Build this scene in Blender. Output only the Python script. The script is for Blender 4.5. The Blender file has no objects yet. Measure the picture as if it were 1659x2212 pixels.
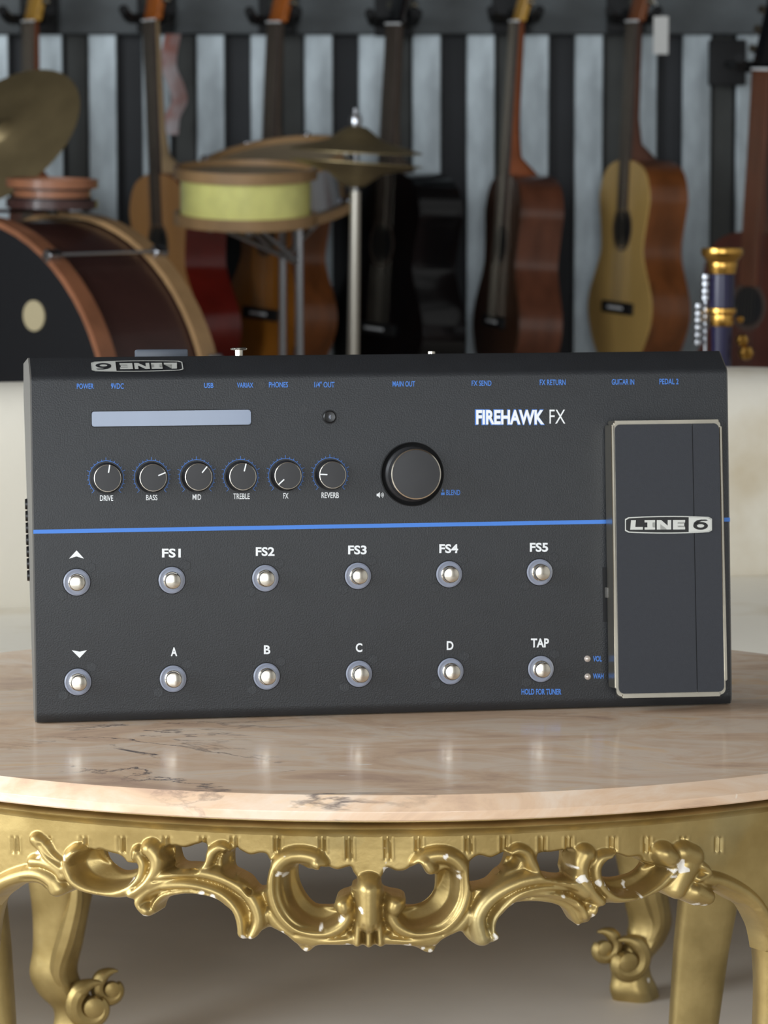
import bpy, bmesh, math, random
import numpy as np
from mathutils import Vector, Matrix, Euler
random.seed(4)
PI = math.pi
scene = bpy.context.scene
C = scene.collection

# ------------------------------------------------------------------ camera
F, CX, CY, HOR = 7000.0, 829.5, 1106.0, 330.0
CAMH = 0.9023
PITCH = math.atan((CY - HOR) / F)
cam = bpy.data.cameras.new('camera')
cam.sensor_fit = 'VERTICAL'; cam.sensor_height = 36.0; cam.sensor_width = 27.0
cam.lens = F / 2212 * 36.0
cam.clip_start = 0.05; cam.clip_end = 60
cam.dof.use_dof = True; cam.dof.focus_distance = 2.34; cam.dof.aperture_fstop = 17
camo = bpy.data.objects.new('camera', cam); C.objects.link(camo)
camo.location = (0, 0, CAMH); camo.rotation_euler = (PI / 2 - PITCH, 0, 0)
scene.camera = camo
# ------------------------------------------------------------------ world, daylight through the windows, exposure
w = bpy.data.worlds.new('world'); scene.world = w; w.use_nodes = True
w.node_tree.nodes['Background'].inputs[0].default_value = (0.80, 0.90, 1.0, 1)
w.node_tree.nodes['Background'].inputs[1].default_value = 1.0
def area(name, loc, rot, sx, sy, power, col):
    l = bpy.data.lights.new(name, 'AREA'); l.shape = 'RECTANGLE'; l.size = sx; l.size_y = sy
    l.energy = power; l.color = col
    o = bpy.data.objects.new(name, l); C.objects.link(o); o.location = loc; o.rotation_euler = rot
    return o
area('daylight_shop_window', (-0.6, -2.96, 1.55), (PI / 2, 0, 0), 4.2, 2.5, 112, (0.93, 0.97, 1.0))
area('daylight_side_window', (-2.98, 1.6, 1.6), (PI / 2, 0, -PI / 2), 3.4, 2.2, 150, (0.90, 0.96, 1.0))
vs = scene.view_settings
vs.view_transform = 'Standard'; vs.look = 'None'; vs.gamma = 1; vs.use_curve_mapping = False
vs.exposure = 0.42

# ------------------------------------------------------------------ pixel rays (only used to read real positions off known surfaces)
cp, sp = math.cos(PITCH), math.sin(PITCH)
CAM = Vector((0, 0, CAMH))
def ray(px, py):
    a, b = (px - CX) / F, (CY - py) / F
    return Vector((a, cp + b * sp, -sp + b * cp))
def on_y(px, py, Y):
    d = ray(px, py); return CAM + d * (Y / d.y)
def on_z(px, py, z):
    d = ray(px, py); return CAM + d * ((z - CAMH) / d.z)

# ------------------------------------------------------------------ materials
def srgb(r, g, b):
    f = lambda c: (c / 255 / 12.92) if c / 255 <= 0.04045 else ((c / 255 + 0.055) / 1.055) ** 2.4
    return (f(r), f(g), f(b), 1)
MATS = {}
def mat(name, col, rough=0.5, metal=0.0, var=0.0, scale=20, bump=0.0, bscale=200, coat=0.0, stretch=None, spec=None, col2=None):
    if name in MATS: return MATS[name]
    m = bpy.data.materials.new(name); m.use_nodes = True; MATS[name] = m
    nt = m.node_tree; b = nt.nodes['Principled BSDF']
    b.inputs['Base Color'].default_value = col; b.inputs['Roughness'].default_value = rough
    b.inputs['Metallic'].default_value = metal; b.inputs['Coat Weight'].default_value = coat
    b.inputs['Coat Roughness'].default_value = 0.08
    if spec is not None: b.inputs['Specular IOR Level'].default_value = spec
    tc = nt.nodes.new('ShaderNodeTexCoord'); src = tc.outputs['Object']
    if stretch:
        mp = nt.nodes.new('ShaderNodeMapping'); mp.inputs['Scale'].default_value = stretch
        nt.links.new(src, mp.inputs[0]); src = mp.outputs[0]
    if var > 0:
        n = nt.nodes.new('ShaderNodeTexNoise'); n.inputs['Scale'].default_value = scale; n.inputs['Detail'].default_value = 5
        nt.links.new(src, n.inputs['Vector'])
        r = nt.nodes.new('ShaderNodeValToRGB')
        c2 = col2 or tuple(c * (1 + var) for c in col[:3]) + (1,)
        c1 = tuple(c * (1 - var) for c in col[:3]) + (1,) if not col2 else col
        r.color_ramp.elements[0].position = 0.35; r.color_ramp.elements[1].position = 0.65
        r.color_ramp.elements[0].color = c1; r.color_ramp.elements[1].color = c2
        nt.links.new(n.outputs['Fac'], r.inputs[0]); nt.links.new(r.outputs[0], b.inputs['Base Color'])
    if bump > 0:
        n2 = nt.nodes.new('ShaderNodeTexNoise'); n2.inputs['Scale'].default_value = bscale; n2.inputs['Detail'].default_value = 3
        nt.links.new(src, n2.inputs['Vector'])
        bp = nt.nodes.new('ShaderNodeBump'); bp.inputs['Strength'].default_value = bump; bp.inputs['Distance'].default_value = 0.002
        nt.links.new(n2.outputs['Fac'], bp.inputs['Height']); nt.links.new(bp.outputs[0], b.inputs['Normal'])
    return m

def marble_mat():
    m = bpy.data.materials.new('marble'); m.use_nodes = True; nt = m.node_tree; b = nt.nodes['Principled BSDF']
    L = nt.links.new; N = nt.nodes.new
    tc = N('ShaderNodeTexCoord'); mp = N('ShaderNodeMapping'); mp.inputs['Scale'].default_value = (1.3, 2.6, 2.6); mp.inputs['Rotation'].default_value = (0, 0, 0.35)
    L(tc.outputs['Object'], mp.inputs[0])
    n1 = N('ShaderNodeTexNoise'); n1.inputs['Scale'].default_value = 5.5; n1.inputs['Detail'].default_value = 9; n1.inputs['Roughness'].default_value = 0.62; n1.inputs['Distortion'].default_value = 1.2
    L(mp.outputs[0], n1.inputs['Vector'])
    r1 = N('ShaderNodeValToRGB'); e = r1.color_ramp.elements
    e[0].position = 0.30; e[0].color = srgb(190, 158, 136); e[1].position = 0.72; e[1].color = srgb(232, 194, 152)
    x = e.new(0.45); x.color = srgb(220, 188, 158); x = e.new(0.58); x.color = srgb(228, 206, 184)
    L(n1.outputs['Fac'], r1.inputs[0])
    # dark veins: where a distorted noise crosses its mid value, kept only in some areas
    n2 = N('ShaderNodeTexNoise'); n2.inputs['Scale'].default_value = 2.6; n2.inputs['Detail'].default_value = 8; n2.inputs['Roughness'].default_value = 0.6; n2.inputs['Distortion'].default_value = 0.8
    L(mp.outputs[0], n2.inputs['Vector'])
    s = N('ShaderNodeMath'); s.operation = 'SUBTRACT'; s.inputs[1].default_value = 0.47; L(n2.outputs['Fac'], s.inputs[0])
    a = N('ShaderNodeMath'); a.operation = 'ABSOLUTE'; L(s.outputs[0], a.inputs[0])
    r2 = N('ShaderNodeValToRGB'); r2.color_ramp.elements[0].position = 0.0; r2.color_ramp.elements[0].color = (1, 1, 1, 1); r2.color_ramp.elements[1].position = 0.012; r2.color_ramp.elements[1].color = (0, 0, 0, 1)
    L(a.outputs[0], r2.inputs[0])
    n3 = N('ShaderNodeTexNoise'); n3.inputs['Scale'].default_value = 4.0; n3.inputs['Detail'].default_value = 4; L(tc.outputs['Object'], n3.inputs['Vector'])
    r3 = N('ShaderNodeValToRGB'); r3.color_ramp.elements[0].position = 0.50; r3.color_ramp.elements[1].position = 0.64; L(n3.outputs['Fac'], r3.inputs[0])
    mu = N('ShaderNodeMath'); mu.operation = 'MULTIPLY'; L(r2.outputs[0], mu.inputs[0]); L(r3.outputs[0], mu.inputs[1])
    mx = N('ShaderNodeMix'); mx.data_type = 'RGBA'; L(mu.outputs[0], mx.inputs['Factor']); L(r1.outputs[0], mx.inputs['A']); mx.inputs['B'].default_value = srgb(92, 84, 84)
    # fine pale scratches
    mp2 = N('ShaderNodeMapping'); mp2.inputs['Scale'].default_value = (14, 90, 20); mp2.inputs['Rotation'].default_value = (0, 0, 0.5); L(tc.outputs['Object'], mp2.inputs[0])
    n4 = N('ShaderNodeTexNoise'); n4.inputs['Scale'].default_value = 2.0; n4.inputs['Detail'].default_value = 2; L(mp2.outputs[0], n4.inputs['Vector'])
    r4 = N('ShaderNodeValToRGB'); r4.color_ramp.elements[0].position = 0.73; r4.color_ramp.elements[1].position = 0.78; L(n4.outputs['Fac'], r4.inputs[0])
    mx2 = N('ShaderNodeMix'); mx2.data_type = 'RGBA'; L(r4.outputs[0], mx2.inputs['Factor']); L(mx.outputs['Result'], mx2.inputs['A']); mx2.inputs['B'].default_value = srgb(238, 228, 215)
    L(mx2.outputs['Result'], b.inputs['Base Color'])
    b.inputs['Roughness'].default_value = 0.13; b.inputs['Specular IOR Level'].default_value = 0.38
    n5 = N('ShaderNodeTexNoise'); n5.inputs['Scale'].default_value = 60; n5.inputs['Detail'].default_value = 6; L(tc.outputs['Object'], n5.inputs['Vector'])
    r5 = N('ShaderNodeMapRange'); r5.inputs['To Min'].default_value = 0.07; r5.inputs['To Max'].default_value = 0.24; L(n5.outputs['Fac'], r5.inputs['Value']); L(r5.outputs[0], b.inputs['Roughness'])
    return m
def gold_mat(name='gilt', chips=0.70, rough=0.40, shaded=False):
    m = bpy.data.materials.new(name); m.use_nodes = True; nt = m.node_tree; b = nt.nodes['Principled BSDF']
    L = nt.links.new; N = nt.nodes.new
    tc = N('ShaderNodeTexCoord')
    n1 = N('ShaderNodeTexNoise'); n1.inputs['Scale'].default_value = 26; n1.inputs['Detail'].default_value = 6; L(tc.outputs['Object'], n1.inputs['Vector'])
    r1 = N('ShaderNodeValToRGB'); r1.color_ramp.elements[0].position = 0.3; r1.color_ramp.elements[1].position = 0.7
    r1.color_ramp.elements[0].color = srgb(152, 130, 80); r1.color_ramp.elements[1].color = srgb(188, 165, 110); L(n1.outputs['Fac'], r1.inputs[0])
    if shaded: r1.color_ramp.elements[0].color = srgb(136, 118, 74); r1.color_ramp.elements[1].color = srgb(170, 150, 100)  # under-table shade put into the colour: darker gold for the rear legs
    n2 = N('ShaderNodeTexNoise'); n2.inputs['Scale'].default_value = 38; n2.inputs['Detail'].default_value = 3; L(tc.outputs['Object'], n2.inputs['Vector'])
    r2 = N('ShaderNodeValToRGB'); r2.color_ramp.elements[0].position = chips; r2.color_ramp.elements[1].position = chips + 0.015; L(n2.outputs['Fac'], r2.inputs[0])
    # greenish thin gilding patches
    n3 = N('ShaderNodeTexNoise'); n3.inputs['Scale'].default_value = 9; n3.inputs['Detail'].default_value = 4; L(tc.outputs['Object'], n3.inputs['Vector'])
    r3 = N('ShaderNodeValToRGB'); r3.color_ramp.elements[0].position = 0.55; r3.color_ramp.elements[1].position = 0.75; r3.color_ramp.elements[1].color = (0.55, 0.55, 0.55, 1); L(n3.outputs['Fac'], r3.inputs[0])
    mg = N('ShaderNodeMix'); mg.data_type = 'RGBA'; L(r3.outputs[0], mg.inputs['Factor']); L(r1.outputs[0], mg.inputs['A']); mg.inputs['B'].default_value = srgb(160, 156, 124)
    mx = N('ShaderNodeMix'); mx.data_type = 'RGBA'; L(r2.outputs[0], mx.inputs['Factor']); L(mg.outputs['Result'], mx.inputs['A']); mx.inputs['B'].default_value = srgb(226, 220, 210)
    at = N('ShaderNodeAttribute'); at.attribute_name = 'chip'
    mxx = N('ShaderNodeMath'); mxx.operation = 'MAXIMUM'; L(r2.outputs[0], mxx.inputs[0]); L(at.outputs['Fac'], mxx.inputs[1]); L(mxx.outputs[0], mx.inputs['Factor'])
    L(mx.outputs['Result'], b.inputs['Base Color'])
    inv = N('ShaderNodeMath'); inv.operation = 'MULTIPLY_ADD'; inv.inputs[1].default_value = -0.8; inv.inputs[2].default_value = 0.8; L(mxx.outputs[0], inv.inputs[0]); L(inv.outputs[0], b.inputs['Metallic'])
    b.inputs['Roughness'].default_value = rough
    n4 = N('ShaderNodeTexNoise'); n4.inputs['Scale'].default_value = 160; n4.inputs['Detail'].default_value = 4; L(tc.outputs['Object'], n4.inputs['Vector'])
    bp = N('ShaderNodeBump'); bp.inputs['Strength'].default_value = 0.12; bp.inputs['Distance'].default_value = 0.002; L(n4.outputs['Fac'], bp.inputs['Height']); L(bp.outputs[0], b.inputs['Normal'])
    return m

# ------------------------------------------------------------------ mesh helpers
def link(name, me, material, parent=None, smooth=True, sharp=35):
    o = bpy.data.objects.new(name, me); C.objects.link(o)
    if material: me.materials.append(material)
    if smooth:
        for p in me.polygons: p.use_smooth = True
        me.set_sharp_from_angle(angle=math.radians(sharp))
    if parent: o.parent = parent
    return o
def obj(name, bm, material, parent=None, smooth=True, sharp=35, fix=True):
    if fix: bmesh.ops.recalc_face_normals(bm, faces=bm.faces)
    me = bpy.data.meshes.new(name); bm.to_mesh(me); bm.free()
    return link(name, me, material, parent, smooth, sharp)
def tag(o, label, cat, group=None):
    o['label'] = label; o['category'] = cat
    if group: o['group'] = group
    return o
def empty(name, matrix=None):
    o = bpy.data.objects.new(name, None); C.objects.link(o); o.empty_display_size = 0.02
    if matrix is not None: o.matrix_world = matrix
    return o
def struct(o): o['kind'] = 'structure'; return o
def box(bm, x0, x1, y0, y1, z0, z1, M=None, bevel=0.0):
    ps = [(x, y, z) for z in (z0, z1) for y in (y0, y1) for x in (x0, x1)]
    v = [bm.verts.new((M @ Vector(p)) if M else p) for p in ps]
    fs = [bm.faces.new([v[i] for i in q]) for q in ((0, 2, 3, 1), (4, 5, 7, 6), (0, 1, 5, 4), (2, 6, 7, 3), (0, 4, 6, 2), (1, 3, 7, 5))]
    if bevel:
        es = list({e for f in fs for e in f.edges})
        bmesh.ops.bevel(bm, geom=es, offset=bevel, segments=2, profile=0.5, affect='EDGES')
def nb(): return bmesh.new()
def lathe(bm, prof, n=32, M=None, cap=True):
    """prof: list of (r, z) along local z"""
    rings = []
    for r, z in prof:
        if r < 1e-6: rings.append([bm.verts.new((M @ Vector((0, 0, z))) if M else (0, 0, z))])
        else:
            rings.append([bm.verts.new((M @ Vector((r * math.cos(2 * PI * k / n), r * math.sin(2 * PI * k / n), z))) if M else (r * math.cos(2 * PI * k / n), r * math.sin(2 * PI * k / n), z)) for k in range(n)])
    for a, b in zip(rings, rings[1:]):
        for k in range(n):
            k2 = (k + 1) % n
            q = [a[k % len(a)], a[k2 % len(a)], b[k2 % len(b)], b[k % len(b)]]
            q = list(dict.fromkeys(q))
            if len(q) >= 3: bm.faces.new(q)
    if cap:
        for r in (rings[0], rings[-1]):
            if len(r) > 2: bm.faces.new(r)
def tube(bm, pts, rad, n=8, cap=True, flat=1.0):
    pts = [Vector(p) for p in pts]; m = len(pts)
    if not hasattr(rad, '__len__'): rad = [rad] * m
    rings = []; ref = None
    for i, p in enumerate(pts):
        t = (pts[min(i + 1, m - 1)] - pts[max(i - 1, 0)]).normalized()
        if ref is None: ref = t.orthogonal().normalized()
        ref = (ref - t * ref.dot(t)).normalized(); bn = t.cross(ref)
        rings.append([bm.verts.new(p + (ref * math.cos(2 * PI * k / n) + bn * math.sin(2 * PI * k / n) * flat) * rad[i]) for k in range(n)])
    for a, b in zip(rings, rings[1:]):
        for k in range(n): bm.faces.new((a[k], a[(k + 1) % n], b[(k + 1) % n], b[k]))
    if cap: bm.faces.new(rings[0]); bm.faces.new(rings[-1])
def catmull(pts, sub=6, closed=False):
    P = [np.array(p, float) for p in pts]; n = len(P); out = []
    rng = range(n) if closed else range(n - 1)
    for i in rng:
        if closed: p0, p1, p2, p3 = P[i - 1], P[i], P[(i + 1) % n], P[(i + 2) % n]
        else: p0, p1, p2, p3 = P[max(i - 1, 0)], P[i], P[i + 1], P[min(i + 2, n - 1)]
        for k in range(sub):
            t = k / sub
            out.append(0.5 * ((2 * p1) + (-p0 + p2) * t + (2 * p0 - 5 * p1 + 4 * p2 - p3) * t * t + (-p0 + 3 * p1 - 3 * p2 + p3) * t ** 3))
    if not closed: out.append(P[-1])
    return out
def prism(bm, poly, z0, z1, M=None):
    """poly: 2D points; extruded along local z"""
    f = lambda x, y, z: bm.verts.new((M @ Vector((x, y, z))) if M else (x, y, z))
    a = [f(p[0], p[1], z0) for p in poly]; b = [f(p[0], p[1], z1) for p in poly]; n = len(poly)
    bm.faces.new(a[::-1]); bm.faces.new(b)
    for i in range(n): bm.faces.new((a[i], a[(i + 1) % n], b[(i + 1) % n], b[i]))
def rrect(x0, x1, y0, y1, r, n=5):
    out = []
    for cx, cy, a0 in ((x1 - r, y1 - r, 0), (x0 + r, y1 - r, 90), (x0 + r, y0 + r, 180), (x1 - r, y0 + r, 270)):
        for k in range(n + 1):
            a = math.radians(a0 + 90 * k / n); out.append((cx + r * math.cos(a), cy + r * math.sin(a)))
    return out
def axis_matrix(origin, zdir, xhint=(1, 0, 0)):
    z = Vector(zdir).normalized(); x = Vector(xhint); x = (x - z * x.dot(z)).normalized(); y = z.cross(x)
    M = Matrix((x, y, z)).transposed().to_4x4(); M.translation = Vector(origin); return M

# ================================================================== SETTING
M_floor = mat('concrete_floor', srgb(214, 204, 192), 0.55, 0, 0.12, 2.2, 0.1, 40)
M_plaster = mat('plaster', srgb(190, 188, 184), 0.8, 0, 0.05, 3)
M_dark = mat('black_painted_board', srgb(34, 37, 42), 0.6, 0, 0.2, 6)
M_rail = mat('grey_rail_board', srgb(92, 98, 101), 0.55, 0.0, 0.16, 7, stretch=(1, 1, 2.5))
M_slat = mat('galvanised_steel', srgb(150, 158, 162), 0.45, 0.75, 0.22, 9, 0.25, 14, stretch=(2.0, 1, 0.8))
M_olive = mat('dark_olive_plank', srgb(62, 64, 62), 0.6, 0, 0.25, 6)
RX, RY0, RY1, RZ = 3.0, -3.0, 8.10, 3.0
bm = nb(); box(bm, -RX - .1, RX + .1, RY0 - .1, RY1 + .1, -0.1, 0); struct(obj('floor', bm, M_floor, smooth=False))
bm = nb(); box(bm, -RX - .1, RX + .1, RY0 - .1, RY1 + .1, RZ, RZ + 0.1); struct(obj('ceiling', bm, mat('dark_ceiling', srgb(74, 62, 54), 0.8), smooth=False))
wb = nb(); box(wb, -RX, RX, 8.02, RY1, 0, RZ); wall_back = struct(obj('wall_back', wb, M_dark, smooth=False))
bm = nb(); box(bm, RX, RX + .1, RY0, RY1, 0, RZ); struct(obj('wall_right', bm, M_plaster, smooth=False))
bm = nb()
box(bm, -RX - .1, -RX, RY0, RY1, 0, 0.5); box(bm, -RX - .1, -RX, RY0, RY1, 2.7, RZ)
box(bm, -RX - .1, -RX, RY0, -0.1, 0.5, 2.7); box(bm, -RX - .1, -RX, 3.3, RY1, 0.5, 2.7)
struct(obj('wall_left', bm, M_plaster, smooth=False))
bm = nb()
box(bm, -RX, RX, RY0 - .1, RY0, 0, 0.3); box(bm, -RX, RX, RY0 - .1, RY0, 2.8, RZ)
box(bm, -RX, -2.7, RY0 - .1, RY0, 0.3, 2.8); box(bm, 1.5, RX, RY0 - .1, RY0, 0.3, 2.8)
struct(obj('wall_front', bm, M_plaster, smooth=False))
# corrugated cladding: galvanised strips with dark planks between them, one object per strip
slat_z1 = on_y(800, 60, 7.99).z
PXX = (7.99 * cp + (CAMH - 1.0) * 0 + 0.05) / F
xat = lambda px: on_y(px, 200, 7.98).x
period = (xat(1590) - xat(540)) / 9; x_first = xat(540); sw = 0.545 * period
bm = nb(); box(bm, -sw / 2, sw / 2, -0.012, 0.012, 0, slat_z1 - 0.002, bevel=0.004); me_sl = bpy.data.meshes.new('slat'); bm.to_mesh(me_sl); bm.free()
bm = nb(); box(bm, -period * 0.2, period * 0.2, -0.006, 0.006, 0, slat_z1 - 0.002, bevel=0.002); me_pl = bpy.data.meshes.new('plank'); bm.to_mesh(me_pl); bm.free()
k0 = int((-RX + .1 - x_first) / period); k1 = int((RX - .15 - x_first) / period)
for k in range(k0, k1):
    o = bpy.data.objects.new('slat', me_sl); C.objects.link(o); o.parent = wall_back
    o.location = (x_first + k * period + sw / 2, 7.99, 0.001)
    if k % 2 == 0:
        o = bpy.data.objects.new('plank', me_pl); C.objects.link(o); o.parent = wall_back
        o.location = (x_first + k * period + sw + (period - sw) / 2, 8.010, 0.001)
me_sl.materials.append(M_slat); me_pl.materials.append(M_olive)
rail_z = on_y(800, 74, 7.94).z
bm = nb(); box(bm, -RX + .02, RX - .02, 7.94, 8.02, rail_z, rail_z + 0.34, bevel=0.006); struct(obj('trim_1', bm, M_rail))
# window frames of the shop front and of the side window
M_frame = mat('window_frame_paint', srgb(70, 72, 74), 0.5)
M_glass = None
def window(name, w_, h_, M, cols):
    bm = nb(); t = 0.05
    box(bm, -w_ / 2, w_ / 2, -.03, .03, 0, t, M); box(bm, -w_ / 2, w_ / 2, -.03, .03, h_ - t, h_, M)
    box(bm, -w_ / 2, -w_ / 2 + t, -.03, .03, t, h_ - t, M); box(bm, w_ / 2 - t, w_ / 2, -.03, .03, t, h_ - t, M)
    for i in range(1, cols):
        x = -w_ / 2 + w_ * i / cols; box(bm, x - t / 2, x + t / 2, -.03, .03, t, h_ - t, M)
    return struct(obj(name, bm, M_frame, smooth=False))
window('window_1', 4.2, 2.5, Matrix.Translation((-0.6, RY0 - .05, 0.3)), 3)
window('window_2', 3.4, 2.2, Matrix.Translation((-RX - .05, 1.6, 0.5)) @ Matrix.Rotation(PI / 2, 4, 'Z'), 3)

# ================================================================== TABLE
TZ = 0.47
TC = Vector((-0.006, 2.5325, 0)); TA, TB = 0.452, 0.373
M_marble = marble_mat(); M_gold = gold_mat(); M_gold2 = gold_mat('gilt_plain', 0.80); M_gold3 = gold_mat('gilt_shaded', 0.72, 0.5, True)
table = empty('coffee_table', Matrix.Translation(TC))
tag(table, 'oval coffee table with pink marble top and carved gilt openwork apron', 'table')
def ering(bm, off, z, n=160):
    out = []
    for k in range(n):
        t = 2 * PI * k / n; x, y = TA * math.cos(t), TB * math.sin(t)
        nrm = Vector((math.cos(t) / TA, math.sin(t) / TB)).normalized()
        out.append(bm.verts.new((x + nrm.x * off, y + nrm.y * off, z)))
    return out
def ering_sweep(bm, prof, n=160, caps=False):
    rs = [ering(bm, o, z, n) for o, z in prof]
    for a, b in zip(rs, rs[1:]):
        for k in range(n): bm.faces.new((a[k], a[(k + 1) % n], b[(k + 1) % n], b[k]))
    if caps: bm.faces.new(rs[0]); bm.faces.new(rs[-1])
    return rs
bm = nb(); ering_sweep(bm, [(-0.03, TZ), (0, TZ), (0.0007, TZ - 0.0005), (0.0086, TZ - 0.0092), (0.0091, TZ - 0.0097), (0.0092, TZ - 0.0103), (0.0092, TZ - 0.0154), (0.0082, TZ - 0.0164), (-0.03, TZ - 0.0164)], 200, True)
obj('marble_top', bm, M_marble, table, sharp=20)
AZ = TZ - 0.0164
bm = nb(); rs = ering_sweep(bm, [(-0.020, AZ), (-0.010, AZ - 0.0003), (-0.009, AZ - 0.0042), (-0.0035, AZ - 0.0046), (-0.0008, AZ - 0.0054), (0.0, AZ - 0.0066), (-0.0008, AZ - 0.0078), (-0.0045, AZ - 0.0086), (-0.0085, AZ - 0.0105), (-0.0110, AZ - 0.0135), (-0.012, AZ - 0.017), (-0.034, AZ - 0.017), (-0.034, AZ)], 200)
for k in range(200): bm.faces.new((rs[-1][k], rs[-1][(k + 1) % 200], rs[0][(k + 1) % 200], rs[0][k]))
obj('moulding', bm, M_gold2, table, sharp=60)

# ---- carved openwork apron: relief over an oval cylinder, outline and holes as carved
AOFF = -0.012
def seg_dist(P, poly, closed=True):
    poly = np.array(poly, float); A = poly; B = np.roll(poly, -1, 0)
    if not closed: A, B = A[:-1], B[:-1]
    best = np.full(len(P), 1e9); near = np.zeros_like(P); tt = np.zeros(len(P))
    for i, (a, b) in enumerate(zip(A, B)):
        d = b - a; L2 = d @ d + 1e-12
        t = np.clip(((P - a) @ d) / L2, 0, 1); q = a + t[:, None] * d
        dd = np.hypot(*(P - q).T); m = dd < best
        best[m] = dd[m]; near[m] = q[m]; tt[m] = (i + t[m]) / len(A)
    return best, near, tt
def inside(P, poly):
    poly = np.array(poly, float); x, y = P.T; r = np.zeros(len(P), bool); j = len(poly) - 1
    for i in range(len(poly)):
        xi, yi = poly[i]; xj, yj = poly[j]
        c = ((yi > y) != (yj > y)) & (x < (xj - xi) * (y - yi) / (yj - yi + 1e-12) + xi); r ^= c; j = i
    return r
TOPY = 1736; ZTOP = AZ - 0.0125
low = [(-64, 2010), (-40, 1972), (-15, 1944), (0, 1933), (20, 1920), (44, 1910), (78, 1909), (101, 1926), (125, 1936), (145, 1928), (155, 1916), (175, 1924), (236, 1934), (270, 1939), (290, 1938), (294, 1951), (304, 1967), (318, 1978), (334, 1974), (338, 1964), (345, 1951), (365, 1938), (392, 1932), (425, 1932), (466, 1940), (489, 1954), (506, 1974), (511, 1994), (514, 2014), (527, 2025), (545, 2025), (560, 2017), (566, 2008), (582, 2004), (601, 2008), (624, 2021), (643, 2043), (656, 2056), (667, 2056), (680, 2046), (694, 2040), (749, 2042), (797, 2043), (844, 2042), (868, 2041), (898, 2047), (920, 2058), (936, 2057), (948, 2034), (960, 2024), (979, 2015), (995, 2011), (1012, 2030), (1029, 2040), (1053, 2040), (1068, 2034), (1076, 2021), (1068, 2005), (1072, 1986), (1084, 1971), (1102, 1956), (1129, 1949), (1171, 1949), (1206, 1956), (1229, 1972), (1241, 1991), (1251, 2001), (1259, 1996), (1274, 1992), (1281, 1979), (1287, 1966), (1290, 1955), (1324, 1951), (1377, 1940), (1415, 1928), (1432, 1925), (1446, 1937), (1467, 1944), (1483, 1945), (1495, 1954), (1509, 1958), (1526, 1951), (1536, 1931), (1550, 1926), (1575, 1938), (1600, 1952), (1622, 1963), (1640, 1992), (1650, 2014), (1656, 2040), (1659, 2058)]
outline = [tuple(p) for p in catmull(low, 3)] + [(1722, 2058), (1722, TOPY), (-136, TOPY), (-136, 2010)]
holes = [
 [(207, 1840), (216, 1836), (233, 1842), (250, 1846), (262, 1852), (270, 1862), (268, 1873), (284, 1873), (292, 1870), (285, 1882), (268, 1890), (250, 1892), (236, 1888), (219, 1876), (209, 1863), (205, 1850)],
 [(373, 1829), (398, 1832), (425, 1824), (442, 1822), (446, 1843), (445, 1859), (432, 1873), (405, 1873), (385, 1871), (375, 1856)],
 [(496, 1842), (510, 1832), (520, 1839), (540, 1848), (560, 1844), (574, 1846), (580, 1856), (586, 1866), (583, 1877), (578, 1903), (576, 1919), (557, 1926), (546, 1918), (534, 1903), (513, 1891), (497, 1882), (494, 1860)],
 [(641, 1873), (651, 1870), (668, 1878), (689, 1876), (695, 1867), (709, 1873), (729, 1880), (756, 1873), (763, 1885), (773, 1900), (770, 1910), (759, 1917), (757, 1927), (739, 1933), (727, 1941), (721, 1957), (718, 1966), (699, 1967), (675, 1964), (655, 1944), (641, 1917), (637, 1890)],
 [(837, 1876), (857, 1883), (878, 1880), (894, 1866), (905, 1861), (911, 1867), (921, 1883), (942, 1891), (945, 1910), (942, 1937), (925, 1957), (905, 1966), (879, 1967), (874, 1957), (877, 1943), (864, 1934), (845, 1931), (827, 1924), (824, 1910), (818, 1905), (825, 1894)],
 [(1013, 1870), (1019, 1859), (1036, 1849), (1060, 1854), (1080, 1846), (1090, 1841), (1101, 1846), (1099, 1863), (1091, 1880), (1077, 1890), (1058, 1909), (1027, 1917), (1014, 1910), (1011, 1886)],
 [(1164, 1846), (1192, 1842), (1223, 1839), (1226, 1863), (1223, 1881), (1227, 1896), (1209, 1898), (1181, 1893), (1171, 1890), (1164, 1875)],
 [(1321, 1846), (1342, 1848), (1359, 1853), (1384, 1851), (1391, 1863), (1409, 1869), (1401, 1884), (1384, 1897), (1359, 1904), (1338, 1907), (1317, 1904), (1304, 1895), (1302, 1881), (1318, 1866)]]
holes = [[tuple(q) for q in catmull(h_, 3, True)] for h_ in holes]
recess = [
 [(180, 1835), (206, 1836), (270, 1862), (302, 1863), (302, 1880), (294, 1900), (277, 1912), (250, 1917), (216, 1915), (189, 1906), (169, 1888), (160, 1861)],
 [(352, 1832), (373, 1826), (376, 1858), (386, 1872), (432, 1873), (432, 1880), (368, 1882), (356, 1878), (362, 1862), (352, 1845)],
 [(484, 1842), (497, 1834), (512, 1890), (548, 1922), (540, 1928), (520, 1902), (486, 1884), (478, 1862)],
 [(622, 1876), (640, 1868), (650, 1870), (720, 1957), (740, 1976), (719, 1993), (692, 2001), (658, 1991), (630, 1965), (615, 1927), (613, 1890)],
 [(966, 1876), (945, 1885), (940, 1892), (874, 1958), (861, 1980), (878, 1999), (901, 2003), (938, 1992), (967, 1970), (984, 1937), (985, 1892)],
 [(1101, 1846), (1116, 1844), (1126, 1856), (1118, 1874), (1096, 1884), (1060, 1912), (1030, 1922), (1012, 1914), (1078, 1888)],
 [(1223, 1836), (1240, 1836), (1236, 1860), (1236, 1894), (1228, 1900), (1172, 1894), (1210, 1892)],
 [(1318, 1850), (1412, 1866), (1444, 1870), (1430, 1889), (1413, 1908), (1377, 1930), (1338, 1934), (1316, 1924), (1302, 1898), (1303, 1870)]]
recess = [[tuple(q) for q in catmull(h_, 3, True)] for h_ in recess]
def mir(l, c=798): return [(2 * c - x, y) for x, y in l]
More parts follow.
